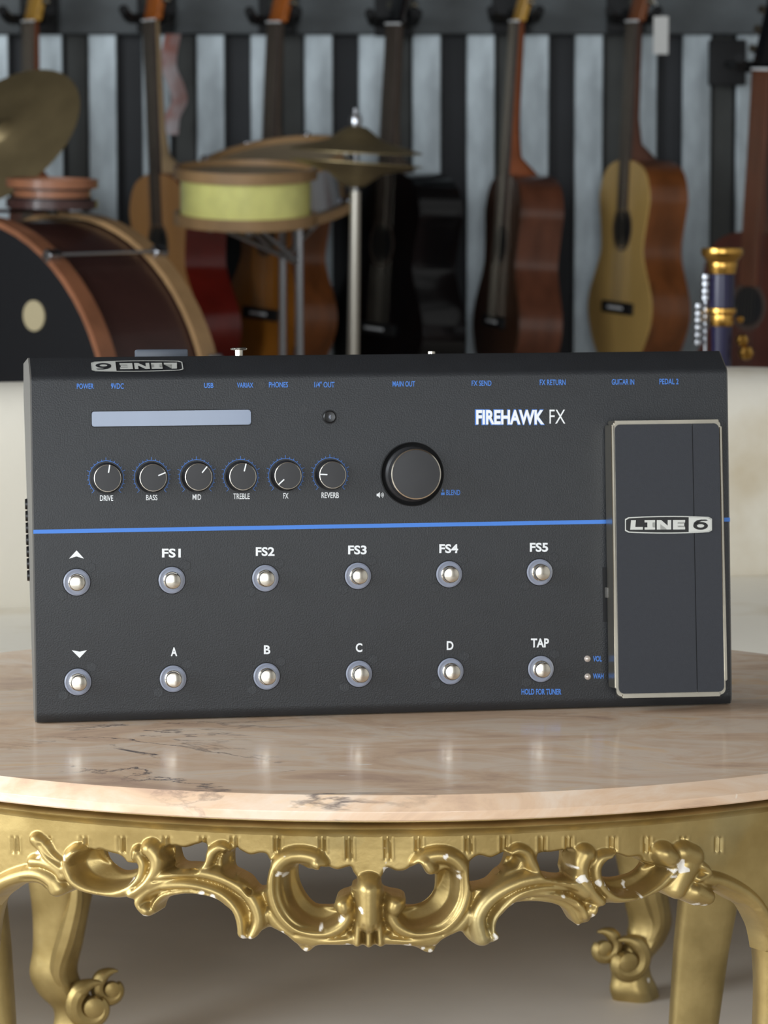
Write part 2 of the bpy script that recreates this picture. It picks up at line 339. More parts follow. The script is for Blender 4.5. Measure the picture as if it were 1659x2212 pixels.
# strokes: points, radius (px, start..end), height (mm)
bigC = [(692, 1866), (678, 1852), (650, 1846), (624, 1850), (602, 1868), (590, 1900), (594, 1940), (608, 1972), (636, 2000), (668, 2014), (706, 2014), (738, 1998), (752, 1974), (748, 1950)]
strokes = [
 (bigC, 16, 14, 6.0), (mir(bigC), 16, 14, 6.0),
 ([(742, 1950), (744, 1956)], 19, 19, 9.0), ([(853, 1950), (851, 1956)], 20, 20, 9.0),
 ([(686, 1862), (694, 1870)], 15, 11, 7.0), ([(918, 1862), (926, 1872)], 18, 16, 8.5),
 ([(797, 1918), (797, 1936), (797, 1960), (797, 1986)], 27, 24, 12.0), ([(768, 1918), (780, 1908), (797, 1904), (814, 1908), (826, 1918)], 7, 7, 5.0),
 ([(775, 1990), (772, 2036)], 9, 8, 6.0), ([(797, 1992), (797, 2038)], 9, 8, 6.5), ([(819, 1990), (822, 2036)], 9, 8, 6.0),
 ([(585, 1975), (606, 2000), (640, 2022), (690, 2030), (765, 2026)], 14, 12, 4.0), (mir([(585, 1975), (606, 2000), (640, 2022), (690, 2030), (765, 2026)]), 14, 12, 4.0),
 # arched leaf scrolls
 ([(318, 1966), (304, 1948), (318, 1928), (350, 1913), (395, 1909), (436, 1914), (476, 1928), (504, 1952), (520, 1982), (524, 2018)], 13, 12, 5.5),
 ([(334, 1966), (338, 1950), (356, 1932), (392, 1924), (430, 1925), (470, 1936), (496, 1962), (508, 2000)], 6, 6, 4.0),
 ([(330, 1906), (366, 1888), (410, 1880), (470, 1890), (520, 1914), (550, 1945), (562, 1985), (550, 2020)], 15, 14, 6.5),
 (mir([(318, 1966), (304, 1948), (318, 1928), (350, 1913), (395, 1909), (436, 1914), (476, 1928), (504, 1952), (520, 1982), (524, 2018)]), 13, 12, 5.5),
 ([(1262, 1978), (1252, 1958), (1226, 1940), (1190, 1930), (1150, 1928), (1112, 1938), (1085, 1956), (1066, 1985), (1064, 2025)], 8, 8, 4.5),
 ([(1262, 1925), (1226, 1900), (1185, 1893), (1130, 1900), (1080, 1922), (1046, 1950), (1030, 1985), (1040, 2025)], 16, 17, 7.0),
 # small connecting curls
 ([(440, 1880), (452, 1858), (462, 1838), (480, 1828), (494, 1836)], 13, 9, 5.0), ([(1160, 1884), (1146, 1862), (1136, 1842), (1118, 1834), (1102, 1842)], 13, 9, 5.0),
 # left C scroll
 ([(170, 1842), (162, 1848)], 17, 17, 8.5), ([(152, 1852), (148, 1872), (160, 1898), (186, 1916), (220, 1926), (254, 1928), (286, 1916), (308, 1892), (312, 1864), (300, 1842)], 9, 12, 5.5),
 ([(300, 1838), (296, 1850)], 11, 8, 6.0), ([(328, 1832), (342, 1852), (340, 1880), (318, 1908), (290, 1928)], 18, 12, 7.0),
 ([(82, 1812), (98, 1828), (112, 1852), (140, 1876)], 13, 12, 5.0), ([(76, 1860), (100, 1862), (128, 1876), (140, 1892)], 12, 10, 5.0),
 ([(-90, 1990), (-50, 1955), (-10, 1920), (30, 1897), (78, 1886), (112, 1898), (128, 1920)], 14, 17, 6.0),
 # right C scroll
 ([(1430, 1842), (1440, 1850)], 21, 21, 9.0), ([(1318, 1848), (1296, 1852), (1284, 1876), (1290, 1906), (1310, 1930), (1340, 1940), (1382, 1932), (1420, 1910), (1446, 1884), (1458, 1856)], 12, 10, 5.5),
 ([(1262, 1846), (1252, 1868), (1256, 1898), (1272, 1924), (1292, 1946)], 20, 12, 7.0),
 ([(1474, 1842), (1492, 1850)], 22, 22, 7.0), ([(1484, 1866), (1470, 1892), (1456, 1920)], 24, 20, 6.5), ([(1508, 1868), (1522, 1882), (1500, 1896)], 9, 9, 6.5), ([(1498, 1926), (1520, 1936)], 22, 18, 8.0),
 ([(1516, 1898), (1550, 1902), (1590, 1920), (1622, 1944), (1646, 1976), (1666, 2010)], 15, 12, 6.0)]
groove_x = [34, 103, 182, 264, 360, 440, 506, 600, 697, 755, 838, 905, 1013, 1090, 1172, 1230, 1325, 1399, 1477, 1552]
step = 2.5
gx = np.arange(-136, 1722.1, step); gy = np.arange(TOPY, 2062, step)
XX, YY = np.meshgrid(gx, gy); P = np.stack([XX.ravel(), YY.ravel()], 1); nyg, nxg = XX.shape
d_out, near, _ = seg_dist(P, outline); ins = inside(P, outline)
edge = d_out.copy()
for h_ in holes:
    dh, nh, _ = seg_dist(P, h_); ih = inside(P, h_)
    m = dh < edge; near[m] = nh[m]; edge[m] = dh[m]; ins &= ~ih
ax, by = TA + AOFF, TB + AOFF; ox, oy = -TC.x, -TC.y
def to_cyl(Q):
    a_, b_ = (Q[:, 0] - CX) / F, (CY - Q[:, 1]) / F
    dx, dy, dz = a_, cp + b_ * sp, -sp + b_ * cp
    qa = (dx / ax) ** 2 + (dy / by) ** 2; qb = 2 * (ox * dx / ax ** 2 + oy * dy / by ** 2); qc = (ox / ax) ** 2 + (oy / by) ** 2 - 1
    t = (-qb - np.sqrt(np.maximum(qb * qb - 4 * qa * qc, 0))) / (2 * qa)
    return np.stack([ox + dx * t, oy + dy * t, CAMH + dz * t], 1)
ins &= to_cyl(P)[:, 2] <= ZTOP
I = ins.reshape(nyg, nxg)
cell = I[:-1, :-1] | I[1:, :-1] | I[:-1, 1:] | I[1:, 1:]
usedm = np.zeros((nyg, nxg), bool); usedm[:-1, :-1] |= cell; usedm[1:, :-1] |= cell; usedm[:-1, 1:] |= cell; usedm[1:, 1:] |= cell
used = usedm.ravel(); snap = used & ~ins & (edge < 6) & (P[:, 1] > 1812)
Q = P.copy(); Q[snap] = near[snap]; edge[snap] = 0
# relief (millimetres)
H = np.zeros(len(Q)); idx = np.where(used)[0]; Qi = Q[idx]; Hi = np.zeros(len(idx))
Hi += 0.8 * np.clip((1835 - Qi[:, 1]) / 40, 0, 1)
for pts, r0, r1, hh in strokes:
    pl = np.array(catmull(pts, 4) if len(pts) > 2 else pts)
    bb = (Qi[:, 0] > pl[:, 0].min() - 40) & (Qi[:, 0] < pl[:, 0].max() + 40) & (Qi[:, 1] > pl[:, 1].min() - 40) & (Qi[:, 1] < pl[:, 1].max() + 40)
    j = np.where(bb)[0]
    if not len(j): continue
    d, _, t = seg_dist(Qi[j], pl, False); r = (r0 + (r1 - r0) * t) * 1.22
    prof = np.clip(1 - (d / r) ** 2, 0, 1) ** 0.66 * hh * 1.35
    Hi[j] = np.maximum(Hi[j], prof)
for gxx in groove_x:
    for dx in (-6, 5):
        x = gxx + dx; d = np.abs(Qi[:, 0] - x - 0.02 * (Qi[:, 1] - 1830)); yy = Qi[:, 1]
        y1 = 1858 if abs(gxx - 797) < 70 else 1842
        m = (yy > 1808) & (yy < y1) & (Hi < 2.5)
        Hi[m] -= 1.9 * np.exp(-(d[m] / 2.4) ** 2); Hi[m] += 1.0 * np.exp(-((d[m] - 4.4) / 2.0) ** 2)
veins = [[(352, 1921), (395, 1917), (436, 1921), (476, 1937), (502, 1965), (514, 2010)], [(312, 1952), (328, 1930), (352, 1919)], [(340, 1898), (410, 1893), (470, 1903), (516, 1930), (545, 1975)],
 [(1240, 1950), (1200, 1936), (1150, 1936), (1108, 1950), (1078, 1975), (1070, 2010)], [(1240, 1922), (1185, 1908), (1130, 1914), (1085, 1936), (1052, 1975), (1050, 2015)],
 [(600, 1880), (600, 1930), (618, 1972), (650, 1999), (700, 2004)], [(996, 1880), (996, 1930), (978, 1972), (946, 1999), (896, 2004)], [(318, 1845), (328, 1865), (318, 1895), (296, 1915)], [(1270, 1856), (1268, 1885), (1282, 1915), (1300, 1934)], [(95, 1822), (112, 1846), (140, 1866)],
 [(60, 1895), (90, 1897), (112, 1912)], [(1540, 1910), (1590, 1932), (1626, 1960)], [(640, 2014), (690, 2023), (750, 2020)], [(956, 2014), (906, 2023), (846, 2020)], [(786, 1990), (784, 2038)], [(809, 1990), (811, 2038)], [(484, 1838), (470, 1850), (462, 1872)]]
for vn in veins:
    pl = np.array(catmull(vn, 4)); j = np.where((Qi[:, 0] > pl[:, 0].min() - 12) & (Qi[:, 0] < pl[:, 0].max() + 12) & (Qi[:, 1] > pl[:, 1].min() - 12) & (Qi[:, 1] < pl[:, 1].max() + 12))[0]
    d, _, _ = seg_dist(Qi[j], pl, False); Hi[j] -= 2.4 * np.exp(-(d / 2.6) ** 2)
for rc in recess:
    pl = np.array(rc); j = np.where((Qi[:, 0] > pl[:, 0].min()) & (Qi[:, 0] < pl[:, 0].max()) & (Qi[:, 1] > pl[:, 1].min()) & (Qi[:, 1] < pl[:, 1].max()))[0]
    j = j[inside(Qi[j], rc)]
    d, _, _ = seg_dist(Qi[j], rc); s = np.clip(d / 7.0, 0, 1); s = s * s * (3 - 2 * s)
    Hi[j] = Hi[j] * (1 - s) + (-11.0 - 0.25 * np.clip(d - 7, 0, 30)) * s
G2 = np.full(len(Q), np.nan); G2[idx] = Hi; G2 = G2.reshape(nyg, nxg)
for _ in range(1):   # soften the carving
    acc = np.zeros_like(G2); cnt = np.zeros_like(G2)
    for di in (-1, 0, 1):
        for dj in (-1, 0, 1):
            sh = np.roll(np.roll(G2, di, 0), dj, 1); ok = ~np.isnan(sh); w8 = (2 - abs(di)) * (2 - abs(dj)); acc[ok] += sh[ok] * w8; cnt[ok] += w8
    G2 = np.where(np.isnan(G2), np.nan, acc / np.maximum(cnt, 1))
Hi = G2.ravel()[idx]
ed = np.clip(edge[idx] / 6.0, 0, 1); Hi -= 2.6 * (1 - ed) ** 2 * (Qi[:, 1] > 1812)
Hi += 0.0 * np.sin(Qi[:, 0] * 0.31 + 2 * np.sin(Qi[:, 1] * 0.17)) * np.sin(Qi[:, 1] * 0.23 + 1.3 * np.sin(Qi[:, 0] * 0.11))
H[idx] = Hi
# onto the oval cylinder
W = to_cyl(Q); W[:, 2] = np.minimum(W[:, 2], ZTOP)
nrm = np.stack([W[:, 0] / ax ** 2, W[:, 1] / by ** 2], 1); nrm /= np.linalg.norm(nrm, axis=1)[:, None]
FR = W.copy(); FR[:, :2] += nrm * (H / 1000)[:, None]
BK = W.copy(); BK[:, :2] -= nrm * 0.020
remap = -np.ones(len(Q), int); remap[idx] = np.arange(len(idx)); nU = len(idx)
verts = np.concatenate([FR[idx], BK[idx]])
ci, cj = np.where(cell); base = ci * nxg + cj
quad = np.stack([remap[base], remap[base + nxg], remap[base + nxg + 1], remap[base + 1]], 1)
faces = quad.tolist() + (quad[:, ::-1] + nU).tolist()
cpad = np.zeros((nyg + 1, nxg + 1), bool); cpad[1:nyg, 1:nxg] = cell
vid = lambda i, j: remap[i * nxg + j]
for i, j in zip(ci, cj):
    for di, dj, e0, e1 in ((-1, 0, (i, j + 1), (i, j)), (1, 0, (i + 1, j), (i + 1, j + 1)), (0, -1, (i, j), (i + 1, j)), (0, 1, (i + 1, j + 1), (i, j + 1))):
        if not cpad[i + 1 + di, j + 1 + dj]:
            p, q = vid(*e0), vid(*e1); faces.append((q, p, p + nU, q + nU))
me = bpy.data.meshes.new('apron'); me.from_pydata(verts.tolist(), [], faces); me.update()
# places where the gilding has chipped off to the white ground
chips = [(606, 1884, 9), (614, 1890, 7), (780, 1957, 8), (741, 1978, 8), (735, 1984, 6), (695, 2003, 7), (318, 1976, 7), (530, 2023, 8), (545, 2021, 5), (660, 2052, 8), (930, 2055, 8), (912, 2047, 6), (880, 2043, 9), (750, 2041, 9), (610, 2014, 8), (1448, 1878, 8), (1446, 1890, 7), (1452, 1862, 6), (1068, 2020, 9), (1252, 1999, 5), (1278, 1975, 7), (84, 1840, 7), (88, 1848, 6), (152, 1848, 9), (990, 1890, 7), (986, 1878, 6), (960, 1846, 8), (280, 1906, 6), (1303, 1905, 7), (1312, 1916, 5), (1500, 1952, 8), (1516, 1954, 6), (1375, 1934, 6), (440, 1928, 10), (462, 1934, 8), (1236, 1870, 6), (1104, 1952, 6), (1212, 1934, 6)]
chv = np.zeros(nU); wob = 1 + 0.3 * np.sin(Qi[:, 0] * 0.42 + 1.2 * np.sin(Qi[:, 1] * 0.31)) + 0.25 * np.sin(Qi[:, 1] * 0.5 + Qi[:, 0] * 0.2)
for cx_, cy_, cr_ in chips:
    d = np.hypot((Qi[:, 0] - cx_) * 0.9, Qi[:, 1] - cy_); chv = np.maximum(chv, np.clip((cr_ * wob * 0.70 - d) / 1.2, 0, 1))
at_ = me.attributes.new('chip', 'FLOAT', 'POINT'); at_.data.foreach_set('value', np.concatenate([chv, chv * 0]).astype(np.float32))
ap = link('apron', me, M_gold, table, sharp=55)
ap2 = bpy.data.objects.new('apron', me); C.objects.link(ap2); ap2.parent = table; ap2.rotation_euler = (0, 0, PI)
# plain side aprons that close the oval between the carved fronts
WL = to_cyl(np.array([[-136., 1850.], [1722., 1850.]])); thL = math.atan2(WL[0, 1] / by, WL[0, 0] / ax); thR = math.atan2(WL[1, 1] / by, WL[1, 0] / ax)
for s in (0, PI):
    bm = nb(); n = 40; t0, t1 = thR + s, thL + PI + s
    if t1 < t0: t1 += 2 * PI
    rows = []
    for k in range(n + 1):
        tt = t0 + (t1 - t0) * k / n; nv = Vector((math.cos(tt) / ax, math.sin(tt) / by, 0)).normalized(); p = Vector((ax * math.cos(tt), by * math.sin(tt), 0))
        e_ = abs(2 * k / n - 1); zl = 0.388 + 0.016 * math.cos(e_ * PI * 2.5) - 0.03 * e_ ** 4
        rows.append([bm.verts.new(p + nv * o + Vector((0, 0, z))) for o, z in ((0, AZ - 0.015), (0.001, (AZ + zl) / 2), (0, zl), (-0.02, zl), (-0.02, AZ - 0.015))])
    for a, b in zip(rows, rows[1:]):
        for k in range(5): bm.faces.new((a[k], b[k], b[(k + 1) % 5], a[(k + 1) % 5]))
    bm.faces.new(rows[0]); bm.faces.new(rows[-1])
    obj('side_apron', bm, M_gold, table)
# legs
def loft(bm, secs, cap=True, closed=True):
    rs = [[bm.verts.new(p) for p in s] for s in secs]; n = len(rs[0])
    for a, b in zip(rs, rs[1:]):
        for k in range(n): bm.faces.new((a[k], a[(k + 1) % n], b[(k + 1) % n], b[k]))
    if cap: bm.faces.new(rs[0]); bm.faces.new(rs[-1])
def front_leg(sign):
    # sections from the knee to the foot: z, inner front x, half depth, width, y shift
    S = [(0.430, 0.240, 0.040, 0.070, 0.004), (0.405, 0.252, 0.046, 0.072, 0.000), (0.385, 0.263, 0.052, 0.068, -0.003), (0.365, 0.2715, 0.054, 0.064, -0.006), (0.34, 0.2765, 0.054, 0.058, -0.007), (0.30, 0.279, 0.050, 0.052, -0.006),
         (0.25, 0.277, 0.044, 0.046, 0.000), (0.18, 0.270, 0.038, 0.040, 0.010), (0.11, 0.264, 0.035, 0.038, 0.018), (0.06, 0.268, 0.038, 0.044, 0.014), (0.03, 0.274, 0.046, 0.052, 0.002), (0.0, 0.276, 0.044, 0.05, 0.0)]
    S = catmull(S, 4); secs = []
    for z, xi, dp, wd, ys in S:
        xi -= 0.006; xc = xi + wd / 2; yf = -by * math.sqrt(max(0, 1 - (min(xc, ax * .99) / ax) ** 2)) + ys
        sec = []
        for k in range(20):
            a = 2 * PI * k / 20; c, s_ = math.cos(a), math.sin(a)
            sec.append(Vector((sign * (xc + abs(c) ** 0.55 * math.copysign(1, c) * wd / 2), yf + dp * .5 + abs(s_) ** 0.55 * math.copysign(1, s_) * dp * .5 + 0.012 * 0 , max(z, 0))))
        secs.append(sec)
    bm = nb(); loft(bm, secs); return bm
for s in (-1, 1):
    obj('leg', front_leg(s), M_gold, table)
    # rear legs: plainer, tapering, seen from their inner face
    bm = nb(); secs = []
    for z, xi, wd in ((0.445, 0.296, 0.062), (0.36, 0.296, 0.058), (0.30, 0.293, 0.054), (0.22, 0.286, 0.047), (0.14, 0.282, 0.041), (0.07, 0.284, 0.040), (0.03, 0.289, 0.046), (0.0, 0.291, 0.044)):
        xc = s * (xi + wd / 2) - 0.030; secs.append([Vector((xc + c_ * wd / 2, 0.205 + s_ * wd * .45, z)) for c_, s_ in ((abs(math.cos(a)) ** .5 * math.copysign(1, math.cos(a)), abs(math.sin(a)) ** .5 * math.copysign(1, math.sin(a))) for a in np.linspace(0, 2 * PI, 21)[:-1])])
    loft(bm, secs); obj('leg', bm, M_gold3, table)

# ================================================================== EFFECTS UNIT
lean, yaw = math.radians(5.58), math.radians(9.02)
U = Vector((math.cos(yaw), math.sin(yaw), 0)); N0 = Vector((math.sin(yaw), -math.cos(yaw), 0))
V = Vector((0, 0, 1)) * math.cos(lean) - N0 * math.sin(lean)
NN = U.cross(V)
MU = Matrix((U, V, NN)).transposed().to_4x4(); MU.translation = Vector((-0.2650, 2.4325, TZ + 0.0006))
MUi = MU.inverted()
UW, UL = 0.546, 0.2640
unit = empty('effects_pedalboard', MU)
tag(unit, 'black floor guitar effects unit with footswitches, standing upright on the marble table', 'effects unit')
def fuv(px, py, n=0.0):
    o = MUi @ CAM; d = MUi.to_3x3() @ ray(px, py); t = (n - o.z) / d.z; p = o + d * t
    return Vector((p.x, p.y, n))
M_body = mat('black_powder_coat', srgb(32, 34, 37), 0.46, 0.0, 0.06, 60, 0.16, 900)
M_side = mat('side_panel_grey', srgb(92, 90, 86), 0.5)
M_blue = mat('blue_print', srgb(70, 128, 214), 0.6)
M_white = mat('white_print', srgb(235, 238, 240), 0.6)
M_chrome = mat('polished_nickel', srgb(206, 200, 188), 0.2, 1.0, 0.08, 160)
M_ring = mat('clear_light_ring', srgb(138, 144, 160), 0.25, 0.0, spec=0.6)
M_black = mat('black_plastic', srgb(14, 14, 15), 0.35)
M_knob = mat('black_knob', srgb(40, 40, 42), 0.48, 0.1, 0.05, 90)
M_rubber = mat('black_rubber_mat', srgb(37, 40, 47), 0.6, 0, 0.04, 300, 0.1, 1500)
M_lcd = mat('display_window', srgb(112, 126, 150), 0.12, 0.0, 0.10, 7, coat=0.2, stretch=(1, 0.2, 1))  # pale blue of the reflected window light put into the screen's base colour
M_nick = mat('satin_metal', srgb(186, 180, 166), 0.28, 1.0, 0.05, 60)
BEV, BA = 0.0270, math.radians(56)
bv, bn_ = UL + BEV * math.cos(BA), -BEV * math.sin(BA)
prof = [(0.0009, -0.0030), (0.0038, -0.0010), (0.0085, 0), (UL - 0.004, 0), (UL - 0.001, -0.0006), (UL + 0.001, -0.0022), (bv - 0.001, bn_ + 0.0012), (bv, bn_ - 0.0008), (bv - 0.002, -0.100), (UL - 0.012, -0.106), (0.012, -0.030), (0.0046, -0.027), (0.0027, -0.022), (0.0007, -0.0048)]
bm = nb()
a = [bm.verts.new((0.0012, v, n)) for v, n in prof]; b = [bm.verts.new((UW - 0.0012, v, n)) for v, n in prof]
for i in range(len(prof)): bm.faces.new((a[i], b[i], b[(i + 1) % len(prof)], a[(i + 1) % len(prof)]))
bm.faces.new(a); bm.faces.new(b)
obj('chassis', bm, M_body, unit, sharp=30)
for u0, u1 in ((0, 0.0012), (UW - 0.0012, UW)):
    bm = nb(); pr = [(v, n - 0.0012) for v, n in prof]
    a = [bm.verts.new((u0, v, n)) for v, n in pr]; b = [bm.verts.new((u1, v, n)) for v, n in pr]
    for i in range(len(pr)): bm.faces.new((a[i], b[i], b[(i + 1) % len(pr)], a[(i + 1) % len(pr)]))
    bm.faces.new(a); bm.faces.new(b); o = obj('side_panel', bm, M_side, unit, sharp=30)
dg = None
def text_mesh(s, bold=0.0):
    cu = bpy.data.curves.new('t', 'FONT'); cu.body = s; cu.size = 1; cu.offset = bold; cu.resolution_u = 4
    o = bpy.data.objects.new('t', cu); C.objects.link(o); bpy.context.view_layer.update()
    me = bpy.data.meshes.new_from_object(o.evaluated_get(bpy.context.evaluated_depsgraph_get()))
    bpy.data.objects.remove(o); bpy.data.curves.remove(cu); return me
def text(s, x0, x1, y0, y1, m, bold=0.0, n=0.00025, parent=None, name='lettering', uv=fuv, label=None):
    me = text_mesh(s, bold); co = np.array([v.co[:] for v in me.vertices]); lo, hi = co.min(0), co.max(0)
    LL, LR, UL_ = uv(x0, y1, n), uv(x1, y1, n), uv(x0, y0, n)
    bm = nb(); bm.from_mesh(me); bpy.data.meshes.remove(me)
    for v in bm.verts:
        sx, sy = (v.co.x - lo[0]) / (hi[0] - lo[0]), (v.co.y - lo[1]) / (hi[1] - lo[1])
        v.co = LL + (LR - LL) * sx + (UL_ - LL) * sy
    o = obj(name, bm, m, parent or unit, smooth=False, fix=False)
    o['label'] = label or ('printed word ' + s); return o
BL = 0.011
for s, x0, x1, y0, y1 in (('POWER', 166, 202.5, 828.5, 840), ('9VDC', 239.7, 267.3, 828, 840), ('USB', 441, 461, 827, 838), ('VARIAX', 512, 547, 826.5, 837.5), ('PHONES', 581, 622, 825, 837),
    ('1/4" OUT', 679, 722.6, 824.5, 837), ('MAIN OUT', 848, 896.5, 823.4, 835), ('FX SEND', 1019, 1061.5, 822, 833.5), ('FX RETURN', 1166, 1221.7, 820, 832), ('GUITAR IN', 1321.5, 1370, 819, 831), ('PEDAL 2', 1424.5, 1465.7, 818, 830),
    ('BLEND', 964, 994, 1058, 1069.5)): text(s, x0, x1, y0, y1, M_blue, BL)
for s, x0, x1, y0, y1 in (('HOLD FOR TUNER', 1126.4, 1212.6, 1488, 1500.5), ('VOL', 1281, 1300, 1417, 1429), ('WAH', 1281, 1303.7, 1454.7, 1466)): text(s, x0, x1, y0, y1, M_blue, 0.022)
for s, x0, x1, y0, y1 in (('DRIVE', 216, 244.4, 1070, 1082), ('BASS', 315.6, 340, 1069, 1080.6), ('MID', 416, 434.4, 1068, 1079.6), ('TREBLE', 504, 539.5, 1066, 1078), ('FX', 612, 623, 1065, 1077), ('REVERB', 694.6, 732, 1063.7, 1076)): text(s, x0, x1, y0, y1, M_white, 0.008)
for s, x0, x1, y0, y1 in (('FS1', 350, 390.5, 1185, 1204.4), ('FS2', 552.5, 593, 1182, 1201), ('FS3', 752, 792, 1178.4, 1197.6), ('FS4', 949, 989.6, 1175.4, 1195), ('FS5', 1144.6, 1184, 1172.4, 1192),
    ('A', 369, 382.8, 1398.5, 1417.4), ('B', 570, 584, 1394, 1413), ('C', 768.5, 782.7, 1389.4, 1408.6), ('D', 965, 979.5, 1385, 1404), ('TAP', 1147, 1185.8, 1379, 1398.5)): text(s, x0, x1, y0, y1, M_white, 0.028)
text('FIREHAWK', 1026, 1177, 884, 918.5, M_blue, 0.058, 0.00018)
text('FIREHAWK', 1028.5, 1175.5, 885.5, 917, M_white, 0.036, 0.00030)
text('FX', 1187, 1221, 885, 915, M_white, -0.004)
def flat(name, pts, m, n=0.00025, uv=fuv, label=None, parent=None):
    bm = nb(); bm.faces.new([bm.verts.new(uv(x, y, n)) for x, y in pts])
    bmesh.ops.triangulate(bm, faces=bm.faces)
    for f in bm.faces:
        f.normal_update()
        if f.normal.z < 0: f.normal_flip()
    o = obj(name, bm, m, parent or unit, smooth=False, fix=False)
    if label: o['label'] = label
    return o
flat('stripe', [(72, 1153), (1577, 1126.5), (1577, 1118), (72, 1144.4)], M_blue, label='bright blue stripe across the panel')
flat('arrow', [(149, 1206.8), (165, 1202), (181.6, 1206.8), (165.4, 1189)], M_white, label='white up arrow')
flat('arrow', [(155, 1404.6), (172, 1421.4), (187.7, 1404.6), (172, 1407.6)], M_white, label='white down arrow')
# speaker and push icons
bm = nb()
def addpoly(bm, pts, n=0.00025, uv=fuv): bm.faces.new([bm.verts.new(uv(x, y, n)) for x, y in pts])
addpoly(bm, [(813.5, 1066.5), (816.5, 1066.5), (820.5, 1063), (820.5, 1075.5), (816.5, 1072), (813.5, 1072)])
for r in (3.5, 6, 8.5):
    arc = [(820.5 + r * math.cos(a), 1069.2 + r * math.sin(a)) for a in np.linspace(-0.8, 0.8, 7)]; arc2 = [(820.5 + (r - 1.1) * math.cos(a), 1069.2 + (r - 1.1) * math.sin(a)) for a in np.linspace(0.8, -0.8, 7)]
    addpoly(bm, arc + arc2)
obj('icon', bm, M_white, unit, smooth=False)['label'] = 'white loudspeaker icon'
bm = nb(); addpoly(bm, [(952.8, 1064), (960.4, 1063.7), (960.4, 1069.2), (952.8, 1069.5)]); addpoly(bm, [(956, 1056), (957, 1056), (957, 1059.5), (959, 1059.5), (956.5, 1062.3), (954, 1059.5), (956, 1059.5)])
obj('icon', bm, M_blue, unit, smooth=False)['label'] = 'blue push icon'
# footswitches
PXM = 2770.0
def disc_prof(name, prof, m, c, parent, n=32, uaxis=None):
    bm = nb(); lathe(bm, prof, n, Matrix.Translation(c)); return obj(name, bm, m, parent)
sw_px = [(165.7, 1257.7, 28.6), (371, 1253.3, 28.3), (573, 1249, 27.9), (773, 1244, 27.5), (970, 1240.5, 27.2), (1165.5, 1236, 26.8), (168, 1473, 28.4), (373.7, 1466.3, 28.2), (575.8, 1461, 27.8), (775.3, 1455.5, 27.4), (973, 1450, 27.1), (1168, 1445, 26.8)]
M_groove = mat('dark_gap', srgb(16, 16, 18), 0.7)
for i, (x, y, r) in enumerate(sw_px):
    c = fuv(x, y); R = 0.0102
    o = disc_prof('footswitch', [(R + .0007, 0.0001), (R + .0006, 0.0005), (R + .0002, 0.0005), (R + 0.0002, 0.0001)], M_groove, c, unit)
    disc_prof('light_ring', [(R, 0), (R, 0.0008), (R - .0012, 0.0014), (0.0078, 0.0009), (0.006, 0.0008), (0.006, 0)], M_ring, c, o, cap=False) if False else None
    bm = nb(); lathe(bm, [(R, 0), (R, 0.0008), (R - .0010, 0.0014), (0.0080, 0.0010), (0.0060, 0.0010), (0.0058, 0)], 32, Matrix.Translation(c), cap=False); obj('light_ring', bm, M_ring, o)
    jx, jy = random.uniform(-.0002, .0002), random.uniform(-.0002, .0002)
    bm = nb(); lathe(bm, [(0.0066, 0), (0.0066, 0.0030), (0.0060, 0.0036), (0.0048, 0.0036)], 32, Matrix.Translation(c), cap=False); obj('collar', bm, M_chrome, o)
    c2 = c + Vector((jx, jy, 0)); bm = nb(); lathe(bm, [(0.0047, 0.002), (0.0047, 0.0062), (0.0058, 0.0066), (0.0060, 0.0072), (0.0060, 0.0112), (0.0057, 0.0118), (0.0053, 0.0120), (0, 0.01205)], 32, Matrix.Translation(c2) @ Matrix.Rotation(random.uniform(-.03, .03), 4, 'X') @ Matrix.Rotation(random.uniform(-.03, .03), 4, 'Y'), cap=False); obj('push_cap', bm, M_chrome, o)
    for sx, sy in ((31, -32), (-31, 29)):
        cc = fuv(x + sx, y + sy); hexp = [(cc.x + 0.0040 * math.cos(PI / 3 * k + .5), cc.y + 0.0040 * math.sin(PI / 3 * k + .5)) for k in range(6)]
        bm = nb(); prism(bm, hexp, -0.0005, 0.00034); bmesh.ops.bevel(bm, geom=[e for e in bm.edges if all(v.co.z > 0 for v in e.verts)], offset=0.0001, segments=1, affect='EDGES'); obj('nut_bump', bm, M_body, unit)
for x, y in ((176, 974), (565, 972), (565, 832), (963, 960), (965, 1085), (655, 884)):
    cc = fuv(x, y); bm = nb(); prism(bm, [(cc.x + 0.0034 * math.cos(PI / 3 * k + .2), cc.y + 0.0034 * math.sin(PI / 3 * k + .2)) for k in range(6)], -0.0005, 0.00026); obj('nut_bump', bm, M_body, unit)
